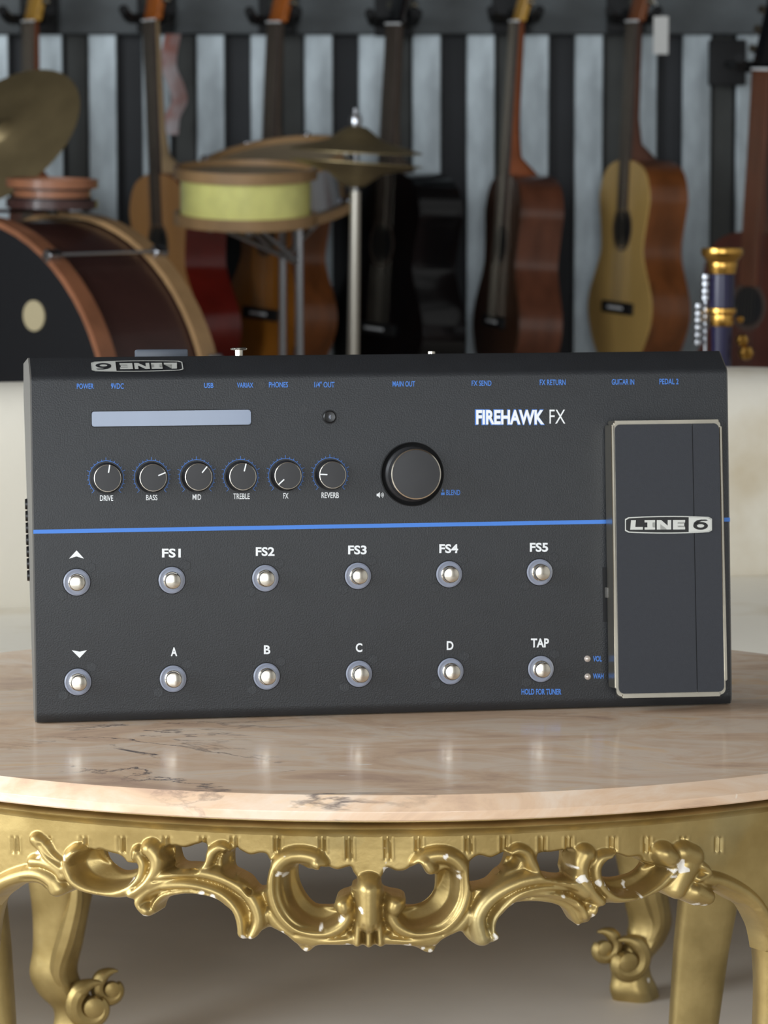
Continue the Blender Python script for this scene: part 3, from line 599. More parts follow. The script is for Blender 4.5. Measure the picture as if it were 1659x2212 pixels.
# knobs
kn = [(229.5, 1033, 10), (327.4, 1032, 68), (425, 1030.3, 40), (520, 1029.6, 15), (617, 1027.6, 228), (713, 1026, -86)]
for x, y, ang in kn:
    c = fuv(x, y); h_ = 0.0145
    bm = nb(); lathe(bm, [(0.0118, 0.0003), (0.0118, 0.003), (0.0108, 0.0045), (0.0104, h_ - 0.0008), (0.0099, h_), (0, h_ + 0.0003)], 40, Matrix.Translation(c), cap=False); k = obj('knob', bm, M_knob, unit)
    bm = nb(); lathe(bm, [(0.01045, h_ - 0.0012), (0.01055, h_ - 0.0004), (0.0103, h_ + 0.0002), (0.0099, h_ + 0.0003), (0.0098, h_ - 0.0006)], 40, Matrix.Translation(c), cap=False); obj('rim', bm, M_chrome, k)
    A = math.radians(90 - ang); bm = nb(); Mx = Matrix.Translation(c) @ Matrix.Rotation(A, 4, 'Z'); box(bm, 0.0042, 0.0102, -0.00045, 0.00045, h_, h_ + 0.0006, Mx); obj('pointer', bm, M_white, k, smooth=False)
    bm = nb(); zt = 0.00025
    for q in range(60):
        a0, a1 = math.radians(-45 + q * 4.5), math.radians(-45 + (q + 1) * 4.5)
        bm.faces.new([bm.verts.new((c.x + r * math.cos(a), c.y + r * math.sin(a), zt)) for r, a in ((0.0131, a0), (0.01345, a0), (0.01345, a1), (0.0131, a1))])
    for q in range(21):
        a = math.radians(-45 + q * 13.5); L = 0.0158 if q % 5 == 0 else 0.0146; wv = 0.00016
        d = Vector((math.cos(a), math.sin(a), 0)); e_ = Vector((-d.y, d.x, 0)); p0 = c + d * 0.0132; p1 = c + d * L
        vs_ = [p0 - e_ * wv, p1 - e_ * wv, p1 + e_ * wv, p0 + e_ * wv]
        bm.faces.new([bm.verts.new((p.x, p.y, zt + 0.00005)) for p in vs_])
    o = obj('dial_scale', bm, M_blue, unit, smooth=False); o['label'] = 'blue printed tick scale'
c = fuv(890, 1024.2)
bm = nb(); lathe(bm, [(0.0248, 0.0001), (0.0248, 0.0014), (0.0242, 0.0016), (0.0222, 0.0006), (0.0200, 0.0003), (0, 0.0003)], 64, Matrix.Translation(c), cap=False); k = obj('volume_knob', bm, mat('matt_black_dish', srgb(8, 8, 9), 0.55, spec=0.25), unit)
bm = nb(); lathe(bm, [(0.0215, 0.001), (0.0213, 0.004), (0.0196, 0.0060), (0.0192, 0.0185), (0.0186, 0.0194), (0, 0.0205)], 64, Matrix.Translation(c), cap=False); obj('knob_cap', bm, M_knob, k)
bm = nb(); lathe(bm, [(0.0193, 0.0178), (0.0196, 0.0186), (0.0194, 0.0194), (0.0186, 0.0198), (0.0184, 0.0192)], 64, Matrix.Translation(c), cap=False); obj('rim', bm, M_chrome, k)
# display
p0, p1 = fuv(196.5, 926.5), fuv(543.5, 884.5)
bm = nb(); prism(bm, rrect(p0.x, p1.x, min(p0.y, p1.y) + .001, p1.y + .0005, 0.0022), 0.0, 0.0002); d_ = obj('display', bm, M_groove, unit, smooth=False)
bm = nb(); prism(bm, rrect(p0.x + .0007, p1.x - .0007, p0.y + .0017, p1.y - .0002, 0.0018), 0.0002, 0.0008); bmesh.ops.bevel(bm, geom=[e for e in bm.edges if all(v.co.z > 0.0007 for v in e.verts)], offset=0.0005, segments=2, affect='EDGES'); obj('screen', bm, M_lcd, d_)
# bluetooth button
c = fuv(711.5, 900.7)
bm = nb(); lathe(bm, [(0.0056, 0), (0.0056, 0.0003), (0.0050, 0.0003), (0.0050, 0.0)], 32, Matrix.Translation(c), cap=False); k = obj('pairing_button', bm, M_groove, unit)
bm = nb(); lathe(bm, [(0.0048, 0), (0.0048, 0.0016), (0.0042, 0.0022), (0.0036, 0.0020), (0, 0.0020)], 32, Matrix.Translation(c), cap=False); obj('button_cap', bm, M_black, k)
bm = nb(); g = lambda x, y: Vector((c.x + x, c.y + y, 0.0021)); w_ = 0.00012
for (xa, ya), (xb, yb) in (((0, -.0017), (0, .0017)), ((0, .0017), (.0009, .0008)), ((.0009, .0008), (-.0009, -.0008)), ((0, -.0017), (.0009, -.0008)), ((.0009, -.0008), (-.0009, .0008))):
    d = Vector((xb - xa, yb - ya, 0)).normalized(); e_ = Vector((-d.y, d.x, 0)) * w_
    bm.faces.new([bm.verts.new(p) for p in (g(xa, ya) - e_, g(xb, yb) - e_, g(xb, yb) + e_, g(xa, ya) + e_)])
obj('icon', bm, M_ring, k, smooth=False)
# LEDs
M_led = mat('clear_led', srgb(190, 180, 172), 0.08, 0.3)
for x, y in ((1269, 1423), (1269.5, 1461.5)):
    c = fuv(x, y); bm = nb(); lathe(bm, [(0.0026, 0), (0.0024, 0.0008), (0.0015, 0.0015), (0, 0.0018)], 20, Matrix.Translation(c), cap=False); obj('indicator_light', bm, M_led, unit)
# ---- logo badge: barrel frame, LINE letters, filled end with 6
def logo(uv, name, parent, dark):
    """uv(s,t): s 0..1 across, t 0..1 up. Returns badge mesh in light metal and the numeral in dark"""
    bulge = lambda s: 1 - 0.35 * (2 * s - 1) ** 2 * 0.45
    def ol(ins, n=26, s0=0.0, s1=1.0):
        top, bot = [], []
        for k in range(n + 1):
            s = s0 + (s1 - s0) * k / n; ss = ins * 0.2 + s * (1 - 0.4 * ins); r = 0.5 * bulge(s) - ins
            e_ = min(s, 1 - s) if (s0 == 0 and s1 == 1) else (1 - s if s1 == 1 else 1)
            if e_ < 0.025: r -= 0.09 * (1 - e_ / 0.025) ** 2
            top.append((ss, 0.5 + r)); bot.append((ss, 0.5 - r))
        return top + bot[::-1]
    bm = nb()
    o_, i_ = ol(0), ol(0.055)
    vo = [bm.verts.new(uv(*p)) for p in o_]; vi = [bm.verts.new(uv(*p)) for p in i_]
    for k in range(len(vo)): bm.faces.new((vo[k], vo[(k + 1) % len(vo)], vi[(k + 1) % len(vi)], vi[k]))
    def poly(pts): bm.faces.new([bm.verts.new(uv(*p)) for p in pts])
    poly(ol(0.03, 12, 0.735, 1.0))
    y0, y1 = 0.23, 0.77
    poly([(0.06, y0), (0.205, y0), (0.205, y0 + .15), (0.118, y0 + .15), (0.125, y1), (0.07, y1)])
    poly([(0.225, y0), (0.345, y0), (0.345, y0 + .13), (0.315, y0 + .13), (0.315, y1 - .13), (0.345, y1 - .13), (0.345, y1), (0.225, y1), (0.225, y1 - .13), (0.257, y1 - .13), (0.257, y0 + .13), (0.225, y0 + .13)])
    poly([(0.365, y0), (0.405, y0), (0.405, y1 - .22), (0.485, y0), (0.53, y0), (0.53, y1), (0.49, y1), (0.49, y0 + .22), (0.415, y1), (0.365, y1)])
    poly([(0.55, y0), (0.69, y0 + .0), (0.69, y0 + .13), (0.605, y0 + .13), (0.605, 0.445), (0.68, 0.445), (0.68, 0.555), (0.605, 0.555), (0.605, y1 - .13), (0.69, y1 - .13), (0.69, y1), (0.55, y1)])
    bmesh.ops.triangulate(bm, faces=bm.faces)
    bg = obj(name, bm, M_badge, parent, smooth=False)
    # numeral six
    bm = nb(); cx, cy = 0.868, 0.43
    ring = lambda rx, ry, n=28: [(cx + rx * math.cos(2 * PI * k / n), cy + ry * math.sin(2 * PI * k / n)) for k in range(n)]
    e0, e1 = ring(0.085, 0.225), ring(0.042, 0.095); w0 = [bm.verts.new(uv2(uv, *p)) for p in e0]; w1 = [bm.verts.new(uv2(uv, *p)) for p in e1]
    for k in range(28): bm.faces.new((w0[k], w0[(k + 1) % 28], w1[(k + 1) % 28], w1[k]))
    tail = [(0.784, 0.47), (0.792, 0.62), (0.825, 0.74), (0.87, 0.79), (0.935, 0.79), (0.955, 0.72), (0.88, 0.70), (0.85, 0.64), (0.842, 0.58)]
    bm.faces.new([bm.verts.new(uv2(uv, *p)) for p in tail]); bmesh.ops.triangulate(bm, faces=bm.faces)
    obj('numeral', bm, dark, bg if parent is unit else parent, smooth=False)
    bg['label'] = 'logo reading LINE 6 in a rounded frame'
    return bg
LIFT = [0.0001]
def uv2(uv, s, t): return uv(s, t) + uv.nrm * 0.00015
M_badge = mat('silver_badge', srgb(205, 206, 200), 0.35, 0.35)
class UVBevel:
    def __init__(s): pass
bu0, bu1 = fuv(188, 800).x, fuv(386.5, 800).x
class BevelUV:
    # printed upside down: s runs right to left, t runs down the bevel
    nrm = Vector((0, math.sin(BA), math.cos(BA)))
    def __call__(self, s, t):
        u = bu1 + (bu0 - bu1) * s + 0.004; k = 0.0046 + 0.0158 * (1 - t)
        return Vector((u, UL + k * math.cos(BA), -k * math.sin(BA))) + self.nrm * 0.0006
logo(BevelUV(), 'logo', unit, M_body)
# ---- expression pedal
pn0, pn1 = 0.030, 0.024     # height of the tread above the panel at its lower and upper end
vb, vt = fuv(1450, 1500, pn0).y, fuv(1450, 906, pn1).y
tilt = (pn1 - pn0) / (vt - vb)
def puv(px, py, dn=0.0):
    o = MUi @ CAM; d = MUi.to_3x3() @ ray(px, py)
    # plane n = pn0 + tilt*(v - vb) + dn
    t = (pn0 + dn + tilt * (o.y - vb) - o.z) / (d.z - tilt * d.y); return o + d * t
A0, A1, A2, A3 = puv(1332, 1505), puv(1568, 1500), puv(1556, 906), puv(1323, 909)
def ped(s, t, dn=0.0):
    p = (A0 * (1 - s) + A1 * s) * (1 - t) + (A3 * (1 - s) + A2 * s) * t; return p + Vector((0, 0, dn))
bm = nb()
def slab(bm, pts, d0, d1):
    a = [bm.verts.new(ped(s, t, d0)) for s, t in pts]; b = [bm.verts.new(ped(s, t, d1)) for s, t in pts]; n = len(pts)
    bm.faces.new(a[::-1]); bm.faces.new(b)
    for i in range(n): bm.faces.new((a[i], a[(i + 1) % n], b[(i + 1) % n], b[i]))
def prr(s0, s1, t0, t1, r): # rounded rectangle in pedal coordinates (sizes: 0.085 x 0.215)
    return [(s0 + (x - s0), y) for x, y in [(px_, py_) for px_, py_ in _rr(s0, s1, t0, t1, r / 0.085, r / 0.215)]]
def _rr(x0, x1, y0, y1, rx, ry, n=6):
    out = []
    for cx, cy, a0 in ((x1 - rx, y1 - ry, 0), (x0 + rx, y1 - ry, 90), (x0 + rx, y0 + ry, 180), (x1 - rx, y0 + ry, 270)):
        for k in range(n + 1):
            a = math.radians(a0 + 90 * k / n); out.append((cx + rx * math.cos(a), cy + ry * math.sin(a)))
    return out
slab(bm, prr(0.0, 1.0, 0.0, 1.0, 0.0045), -0.0030, -0.0004)
pedal = obj('expression_pedal', bm, M_nick, unit, sharp=40)
def wall(pts):
    bm = nb(); slab(bm, pts, -0.0215, 0.0006); bmesh.ops.bevel(bm, geom=list(bm.edges), offset=0.0006, segments=2, affect='EDGES'); return obj('tray_wall', bm, M_nick, pedal, sharp=50)
wall([(-0.016, 0.03), (0.014, 0.03), (0.014, 0.985), (-0.016, 0.985)]); wall([(0.986, 0.05), (1.016, 0.05), (1.016, 0.975), (0.986, 0.975)])
wall([(0.012, 0.985), (0.988, 0.985), (0.988, 1.0), (0.012, 1.0)])
wall([(0.05, -0.006), (0.95, -0.006), (0.95, 0.010), (0.05, 0.010)])
bm = nb(); slab(bm, prr(0.040, 0.728, 0.020, 0.978, 0.0042)[:7][:0] + [p for p in prr(0.020, 0.985, 0.011, 0.986, 0.0042) if p[0] < 0.70] and [(0.728, 0.986)] + [p for p in prr(0.020, 0.985, 0.011, 0.986, 0.0042) if p[0] < 0.70] + [(0.728, 0.011)], -0.0004, 0.0020)
obj('rubber_tread', bm, M_rubber, pedal, sharp=40)
bm = nb(); right = [p for p in prr(0.040, 0.980, 0.011, 0.986, 0.0042) if p[0] > 0.75]; h2 = len(right) // 2
slab(bm, [(0.736, 0.011)] + right[h2:] + right[:h2] + [(0.736, 0.986)], -0.0004, 0.0020); obj('rubber_tread', bm, M_rubber, pedal, sharp=40)
bm = nb(); slab(bm, [(0.70, 0.02), (0.76, 0.02), (0.76, 0.978), (0.70, 0.978)], -0.0004, 0.0012); obj('tread_groove', bm, M_groove, pedal, smooth=False)
bm = nb()
_l0, _l1, _l3 = puv(1350, 1153, .0028), puv(1538, 1152, .0028), puv(1350, 1115, .0028)
class PedUV:
    nrm = Vector((0, 0, 1))
    def __call__(self, s, t): return _l0 + (_l1 - _l0) * s + (_l3 - _l0) * t
puvl = PedUV(); pts = []
for k in range(27): s = k / 26; pts.append((s, 0.5 + 0.5 * (1 - 0.16 * (2 * s - 1) ** 2) - (0.06 if k in (0, 26) else 0)))
pts = pts + [(s, 1 - t) for s, t in pts[::-1]]
lo_ = [bm.verts.new(puvl(s, t) + Vector((0, 0, -0.0010))) for s, t in pts]; hi_ = [bm.verts.new(puvl(s, t) + Vector((0, 0, -0.00015))) for s, t in pts]
bm.faces.new(hi_); bm.faces.new(lo_[::-1])
for i in range(len(pts)): bm.faces.new((lo_[i], lo_[(i + 1) % len(pts)], hi_[(i + 1) % len(pts)], hi_[i]))
obj('badge_plate', bm, M_black, pedal, smooth=False)
logo(puvl, 'badge', pedal, M_black)
# pivot bracket and slot under the pedal
q0, q1 = fuv(1303, 1343), fuv(1322, 1225)
bm = nb(); box(bm, q0.x, q1.x + .02, q0.y, q1.y, 0.0001, 0.0008); obj('pivot_slot', bm, M_groove, unit, smooth=False)
q2, q3 = fuv(1306, 1291), fuv(1316, 1268)
bm = nb(); box(bm, q2.x, q3.x + .01, q2.y, q3.y, 0.0008, 0.010, bevel=0.0006); obj('pivot_bracket', bm, M_side, unit)
# pedestal that carries the tread
pc = (A0 + A1 + A2 + A3) / 4
bm = nb(); box(bm, pc.x - 0.028, pc.x + 0.030, pc.y - 0.045, pc.y + 0.045, 0.0, 0.0245, bevel=0.002); obj('pedal_mount', bm, M_black, unit)
# sockets along the rear edge
def rear(px, wpx, hgt, n_, nm, m, lab, r=False):
    c0, c1 = fuv(px - wpx / 2, 765, -0.06), fuv(px + wpx / 2, 765, -0.06); bm = nb()
    box(bm, c0.x, c1.x, bv - 0.004, bv + hgt, n_ - 0.012, n_ + 0.0, bevel=0.0012); o = obj(nm, bm, m, unit); o['label'] = lab
rear(345, 112, 0.0062, -0.040, 'power_inlet', mat('grey_socket', srgb(76, 82, 92), 0.4), 'dark grey power socket on the rear edge')
c0 = fuv(516, 765, -0.05)
bm = nb(); lathe(bm, [(0.0032, bv - .004), (0.0032, bv + 0.0052), (0.0062, bv + 0.0056), (0.0064, bv + 0.0066), (0.0050, bv + 0.0072), (0, bv + 0.0074)], 24, Matrix.Translation((c0.x, 0, -0.05)) @ Matrix.Rotation(-PI / 2, 4, 'X') @ Matrix.Scale(1, 4)); obj('ground_screw', bm, M_chrome, unit)
c0 = fuv(932, 765, -0.05); bm = nb(); lathe(bm, [(0.003, bv - .003), (0.003, bv + 0.0026), (0.0018, bv + 0.0032), (0, bv + 0.0032)], 16, Matrix.Translation((c0.x, 0, -0.05)) @ Matrix.Rotation(-PI / 2, 4, 'X')); obj('jack_tip', bm, M_chrome, unit)
# ribbed rubber foot that peeps out on the left
bm = nb(); vA, vB = fuv(60, 1262).y, fuv(60, 1078).y; n = 7
for k in range(n):
    v0 = vA + (vB - vA) * (k + .5) / n; nn = -0.034 - (v0 / UL) * 0.072 + 0.004
    lathe(bm, [(0.0, -0.004), (0.0040, -0.004), (0.0050, 0), (0.0050, 0.022), (0.0036, 0.026), (0, 0.026)], 12, Matrix.Translation((0.0022, v0, nn)) @ Matrix.Rotation(PI / 2, 4, 'Y'))
obj('rubber_foot', bm, M_black, unit)['label'] = 'ribbed black rubber foot'

# ================================================================== SOFA
M_cream = mat('cream_upholstery', srgb(226, 220, 206), 0.75, 0, 1, 5.0, 0.25, 30, col2=srgb(196, 180, 150))
_r = M_cream.node_tree.nodes['Color Ramp'] if 'Color Ramp' in M_cream.node_tree.nodes else [n for n in M_cream.node_tree.nodes if n.type == 'VALTORGB'][0]
_r.color_ramp.elements[0].position = 0.52; _r.color_ramp.elements[1].position = 0.74
fl = on_z(1390, 2165, 0); f0 = on_z(160, 2275, 0)
sa = math.atan2(fl.y - f0.y, fl.x - f0.x); leggap = math.hypot(fl.x - f0.x, fl.y - f0.y)
MS = Matrix.Translation(f0) @ Matrix.Rotation(sa, 4, 'Z')
sofa = empty('sofa', MS); tag(sofa, 'cream upholstered sofa with stained cover and carved gilt legs behind the table', 'sofa')
def cushion(name, x0, x1, y0, y1, z0, z1, r, m):
    bm = nb(); box(bm, x0, x1, y0, y1, z0, z1)
    bmesh.ops.subdivide_edges(bm, edges=bm.edges, cuts=7, use_grid_fill=True)
    c = Vector(((x0 + x1) / 2, (y0 + y1) / 2, (z0 + z1) / 2)); hx, hy, hz = (x1 - x0) / 2, (y1 - y0) / 2, (z1 - z0) / 2
    for v in bm.verts:
        d = v.co - c; q = Vector((max(-hx + r, min(hx - r, d.x)), max(-hy + r, min(hy - r, d.y)), max(-hz + r, min(hz - r, d.z)))); e_ = d - q
        if e_.length > 1e-6: v.co = c + q + e_.normalized() * r
        v.co += Vector((0, 0.006 * math.sin(v.co.x * 9), 0.005 * math.sin(v.co.x * 7 + 1)))
    o = obj(name, bm, m, sofa, sharp=80); md = o.modifiers.new('sub', 'SUBSURF'); md.levels = 1; md.render_levels = 2; return o
cushion('backrest', -0.70, 1.34, 0.50, 0.70, 0.30, 0.632, 0.075, M_cream)
cushion('seat_cushion', -0.66, 1.30, -0.03, 0.56, 0.28, 0.385, 0.05, M_cream)
for x0 in (-0.80, 1.27): cushion('armrest', x0, x0 + 0.17, -0.02, 0.66, 0.26, 0.56, 0.06, M_cream)
bm = nb(); box(bm, -0.74, 1.38, -0.035, 0.68, 0.235, 0.30, bevel=0.012); obj('seat_rail', bm, M_gold, sofa)
def sofa_leg(x, y, side):
    pts = catmull([(-.002, .245, .040), (-.004, .19, .034), (-.006, .145, .027), (-.009, .108, .0235), (-.013, .080, .0225), (-.005, .058, .0225), (.006, .042, .0215), (.005, .026, .0205), (.003, .012, .0245), (0, 0, .0245)], 4)
    bm = nb(); secs = []
    for px_, z, r in pts:
        secs.append([Vector((x + side * px_ * 1.2 + r * math.cos(2 * PI * k / 24) * (1 + .10 * math.cos(8 * PI * k / 24)), y + r * .9 * math.sin(2 * PI * k / 24) * (1 + .10 * math.cos(8 * PI * k / 24)), max(z, 0))) for k in range(24)])
    loft(bm, secs); lg = obj('leg', bm, M_gold, sofa)
    for cx_, cz_, r0, yy in ((0.020, 0.046, 0.025, -.018), (0.042, 0.060, 0.019, -.008)):
        sp_ = []
        for k in range(26):
            a = k / 25 * 3.6 * PI / 2 + 1.2; r = r0 * (1 - .68 * k / 25)
            sp_.append((x + side * (cx_ + r * math.cos(a)), y + yy, cz_ + r * math.sin(a)))
        bm = nb(); tube(bm, sp_, [r0 * .42 * (1 - .3 * k / 25) * min(1, .15 + k / 5) for k in range(26)], 10); obj('scroll', bm, M_gold, lg)
        bm = nb(); q_ = r0 * .42; lathe(bm, [(0, -q_), (q_, -q_ * .6), (q_ * 1.1, 0), (q_, q_ * .6), (0, q_)], 14, Matrix.Translation((x + side * cx_, y + yy - .002, cz_)) @ Matrix.Rotation(PI / 2, 4, 'X')); obj('scroll_boss', bm, M_gold, lg)
    lp = catmull([(x - side * .004, y - .022, .225), (x + side * .002, y - .026, .17), (x - side * .006, y - .022, .125), (x - side * .016, y - .018, .085), (x - side * .004, y - .018, .060)], 5); m_ = len(lp)
    bm = nb(); tube(bm, lp, [0.002 + 0.008 * math.sin(PI * k / (m_ - 1)) for k in range(m_)], 8); obj('leaf', bm, M_gold, lg)
for x, s in ((0.0, 1), (leggap, -1), (-0.68, 1), (1.30, -1)): sofa_leg(x, 0.02, s)
for x, s in ((-0.68, 1), (1.30, -1)): sofa_leg(x, 0.62, s)

# ================================================================== GUITARS ON THE WALL
PM = 875.0
def gbody(bl, wl, ww, wu, n=5):
    pts = [(0, 0), (.55 * wl, 0.012 * bl / .485), (.92 * wl, .09 * bl / .485), (wl * .97, .16 * bl / .485), (ww * 1.08, .25 * bl / .485), (ww, .29 * bl / .485), (wu * .95, .36 * bl / .485), (wu, .405 * bl / .485), (wu * .8, .46 * bl / .485), (wu * .35, bl)]
    full = pts + [(-x, z) for x, z in pts[::-1] if x > 0]
    return [tuple(p) for p in catmull(full, n, True)]
M_ebony = mat('fretboard_rosewood', srgb(74, 64, 58), 0.5, 0, 0.1, 30)
M_tuner = mat('tuner_metal', srgb(190, 182, 165), 0.25, 1.0)
def guitar(name, label, px, py, Y, turn, leanx, top, side, neckm, headm, nl=0.325, bl=0.485, wl=.185, ww=.118, wu=.142, dp=0.10, bridge=True, hole=True, fb=None):
    p = on_y(px, py, Y)
    M = Matrix.Translation(p) @ Matrix.Rotation(math.radians(leanx), 4, 'Y') @ Matrix.Rotation(-math.radians(turn), 4, 'Z')
    g = empty(name, M); tag(g, label, 'guitar', 'guitars hanging on the wall')
    zb = -(nl + bl); ol = gbody(bl, wl, ww, wu)
    # local: x across, y depth (front at y=0, back at +dp), z along
    XZ = Matrix(((1, 0, 0, 0), (0, 0, 1, 0), (0, 1, 0, zb), (0, 0, 0, 1)))
    bm = nb(); prism(bm, ol, 0.003, dp, XZ); obj('body', bm, side, g, sharp=50)
    bm = nb(); prism(bm, [(x * .995, z * .99 + bl * .005) for x, z in ol], -0.001, 0.004, XZ); sb = obj('soundboard', bm, top, g, sharp=50)
    zh = zb + bl * 0.67
    if hole:
        bm = nb(); lathe(bm, [(0.0, -.0016), (0.044, -.0016), (0.044, 0.001)], 28, Matrix.Translation((0, 0, zh)) @ Matrix.Rotation(-PI / 2, 4, 'X'), cap=False); obj('sound_hole', bm, M_groove, g)
        bm = nb(); lathe(bm, [(0.046, 0.002), (0.046, -.002), (0.054, -.002), (0.054, 0.002)], 28, Matrix.Translation((0, 0, zh)) @ Matrix.Rotation(-PI / 2, 4, 'X'), cap=False); obj('rosette', bm, M_ebony, g)
    if bridge:
        bm = nb(); box(bm, -0.085, 0.085, -0.010, 0.0, zb + bl * .285 - .014, zb + bl * .285 + .014, bevel=0.003); b_ = obj('bridge', bm, M_groove, g)
        bm = nb(); box(bm, -0.04, 0.04, -0.013, -0.009, zb + bl * .285 - .003, zb + bl * .285 + .003); obj('saddle', bm, M_white, b_)
    # neck, fretboard, heel
    bm = nb(); loft(bm, [[Vector((w_ * math.cos(a), 0.004 + d_ * max(0, math.sin(a)), z)) for a in np.linspace(0, 2 * PI, 17)[:-1]] for z, w_, d_ in ((0.0, .024, .020), (-nl * .7, .028, .023), (-nl * .88, .028, .034), (-nl - .002, .028, .085), (-nl - 0.01, .028, .09))]); obj('neck', bm, neckm, g, sharp=60)
    bm = nb(); box(bm, -0.026, 0.026, -0.006, 0.005, zh + .045, 0.0, bevel=0.001); obj('fretboard', bm, fb or M_ebony, g)
    bm = nb(); box(bm, -0.026, 0.026, -0.008, 0.004, -0.002, 0.003); obj('nut', bm, M_white, g)
    # headstock tilted back
    Mh = Matrix.Rotation(math.radians(-14), 4, 'X'); bm = nb(); box(bm, -0.035, 0.035, 0.0, 0.018, 0.003, 0.19, Mh, bevel=0.004); hd = obj('headstock', bm, headm, g)
    for s in (-1, 1):
        for k in range(3):
            z = 0.05 + 0.045 * k; bm = nb(); tube(bm, [Mh @ Vector((s * .034, .009, z)), Mh @ Vector((s * .052, .009, z))], 0.003, 8); tube(bm, [Mh @ Vector((s * .050, .004, z)), Mh @ Vector((s * .050, .016, z))], [0.009, 0.009], 10); obj('tuner', bm, M_tuner, g)
    for i in range(6):
        x0 = -0.019 + 0.0076 * i; x1 = -0.027 + 0.0108 * i; bm = nb(); tube(bm, [(x0, -.0085, 0), (x1, -.012, zb + bl * .285)], 0.0005, 4); obj('string', bm, M_tuner, g, smooth=False)
    return g, p
M_spruce = mat('spruce_top', srgb(214, 176, 104), 0.35, 0, 0.1, 30, coat=0.3, stretch=(6, 1, .3))
M_honey = mat('honey_top', srgb(196, 142, 84), 0.35, 0, 0.1, 30, coat=0.3, stretch=(6, 1, .3))
M_amber = mat('amber_top', srgb(176, 112, 40), 0.3, 0, 0.18, 9, coat=0.4)
M_mahog = mat('mahogany_side', srgb(122, 70, 34), 0.3, 0, 0.25, 9, coat=0.5, stretch=(3, 3, .6))
M_mahog2 = mat('brown_mahogany', srgb(104, 62, 44), 0.32, 0, 0.2, 10, coat=0.4, stretch=(3, 3, .6))
M_brown = mat('dark_brown_top', srgb(76, 48, 32), 0.35, 0, 0.15, 10, coat=0.3)
M_cherry = mat('cherry_red', srgb(112, 26, 18), 0.25, 0, 0.2, 10, coat=0.6)
M_gblack = mat('gloss_black', srgb(14, 14, 17), 0.18, 0, coat=0.7)
M_neck = mat('neck_mahogany', srgb(150, 82, 46), 0.4, 0, 0.12, 20)
M_maple = mat('neck_pale', srgb(196, 168, 128), 0.4, 0, 0.1, 20)
M_hgold = mat('headstock_yellow', srgb(206, 158, 70), 0.35, 0, 0.2, 20)
M_horng = mat('headstock_orange', srgb(186, 104, 42), 0.35, 0, 0.2, 20)
M_hbrn = mat('headstock_brown', srgb(130, 78, 48), 0.4)
M_grayneck = mat('neck_grey_brown', srgb(96, 84, 74), 0.4, 0, 0.1, 20)
M_maroong = mat('maroon_top', srgb(76, 40, 32), 0.3, 0, 0.2, 10, coat=0.5)
GY = 7.70
G = []
G.append(guitar('guitar', 'guitar behind the big tilted cymbal, only its pinkish neck showing', 62, 46, GY, 60, 0.5, M_mahog2, M_mahog2, M_neck, M_hgold, fb=M_grayneck, nl=0.40, bl=0.36, wl=.15, ww=.10, wu=.12, dp=.05, hole=False))
G.append(guitar('guitar', 'honey-topped acoustic guitar with dark red sides between the bass drum and pale drum', 322, 44, GY, 60, -2.0, M_honey, M_cherry, M_maple, M_horng, nl=0.36, bl=0.50, wl=.20, ww=.13, wu=.15, dp=.11))
G.append(guitar('guitar', 'amber-topped acoustic guitar hanging behind the pale yellow drum', 592, 48, GY, 60, 2.6, M_amber, M_mahog, M_grayneck, M_horng, nl=0.335, bl=0.49, wl=.19))
G.append(guitar('guitar', 'gloss black acoustic guitar hanging behind the hi-hat', 850, 52, GY, 58, 3.0, M_gblack, M_gblack, M_grayneck, M_gblack, nl=0.345, bl=0.52, wl=.205, ww=.14, wu=.16, dp=.12))
G.append(guitar('guitar', 'brown guitar with dark top and mahogany sides, right of the black guitar', 1112, 46, GY, 76, 3.4, M_brown, M_mahog2, M_neck, M_hgold, nl=0.36, bl=0.485, wl=.20, ww=.13, wu=.15, dp=.105))
G.append(guitar('guitar', 'classical guitar with pale spruce top and orange-brown sides', 1366, 46, GY, 70, 2.2, M_spruce, M_mahog, M_mahog2, M_hbrn, nl=0.325, bl=0.487))
G.append(guitar('guitar', 'reddish brown guitar cut off by the right edge, its neck lowest', 1646, 150, 7.2, 50, 2.6, M_maroong, M_brown, M_mahog2, M_gblack, nl=0.36, bl=0.49, fb=M_mahog2))
# hangers: black padded yokes on the rail
M_yoke = mat('black_foam', srgb(20, 21, 23), 0.7)
hl = ['above the big tilted cymbal', 'holding the honey-topped guitar', 'holding the amber-topped guitar', 'holding the black guitar', 'holding the dark-topped brown guitar', 'holding the classical guitar', 'holding the guitar at the right edge']
for (g, p), h_ in zip(G, hl):
    h = empty('guitar_hanger', Matrix.Translation(p)); tag(h, 'black padded wall hanger ' + h_, 'hanger', 'guitar hangers on the rail')
    yb = 7.94 - p.y - 0.001
    bm = nb(); box(bm, -0.045, 0.045, yb - 0.02, yb, -0.02, 0.09, bevel=0.004); obj('wall_plate', bm, M_yoke, h)
    bm = nb(); tube(bm, [(0, yb - .01, 0.03), (0, 0.06, 0.012), (0, 0.045, 0.008)], 0.009, 10); obj('arm', bm, M_yoke, h)
    bm = nb(); tube(bm, catmull([(-0.056, -0.05, 0.024), (-0.050, -0.01, 0.010), (-0.044, 0.03, 0.006), (0, 0.05, 0.006), (0.044, 0.03, 0.006), (0.050, -0.01, 0.010), (0.056, -0.05, 0.024)], 4), 0.012, 10); obj('yoke', bm, M_yoke, h)
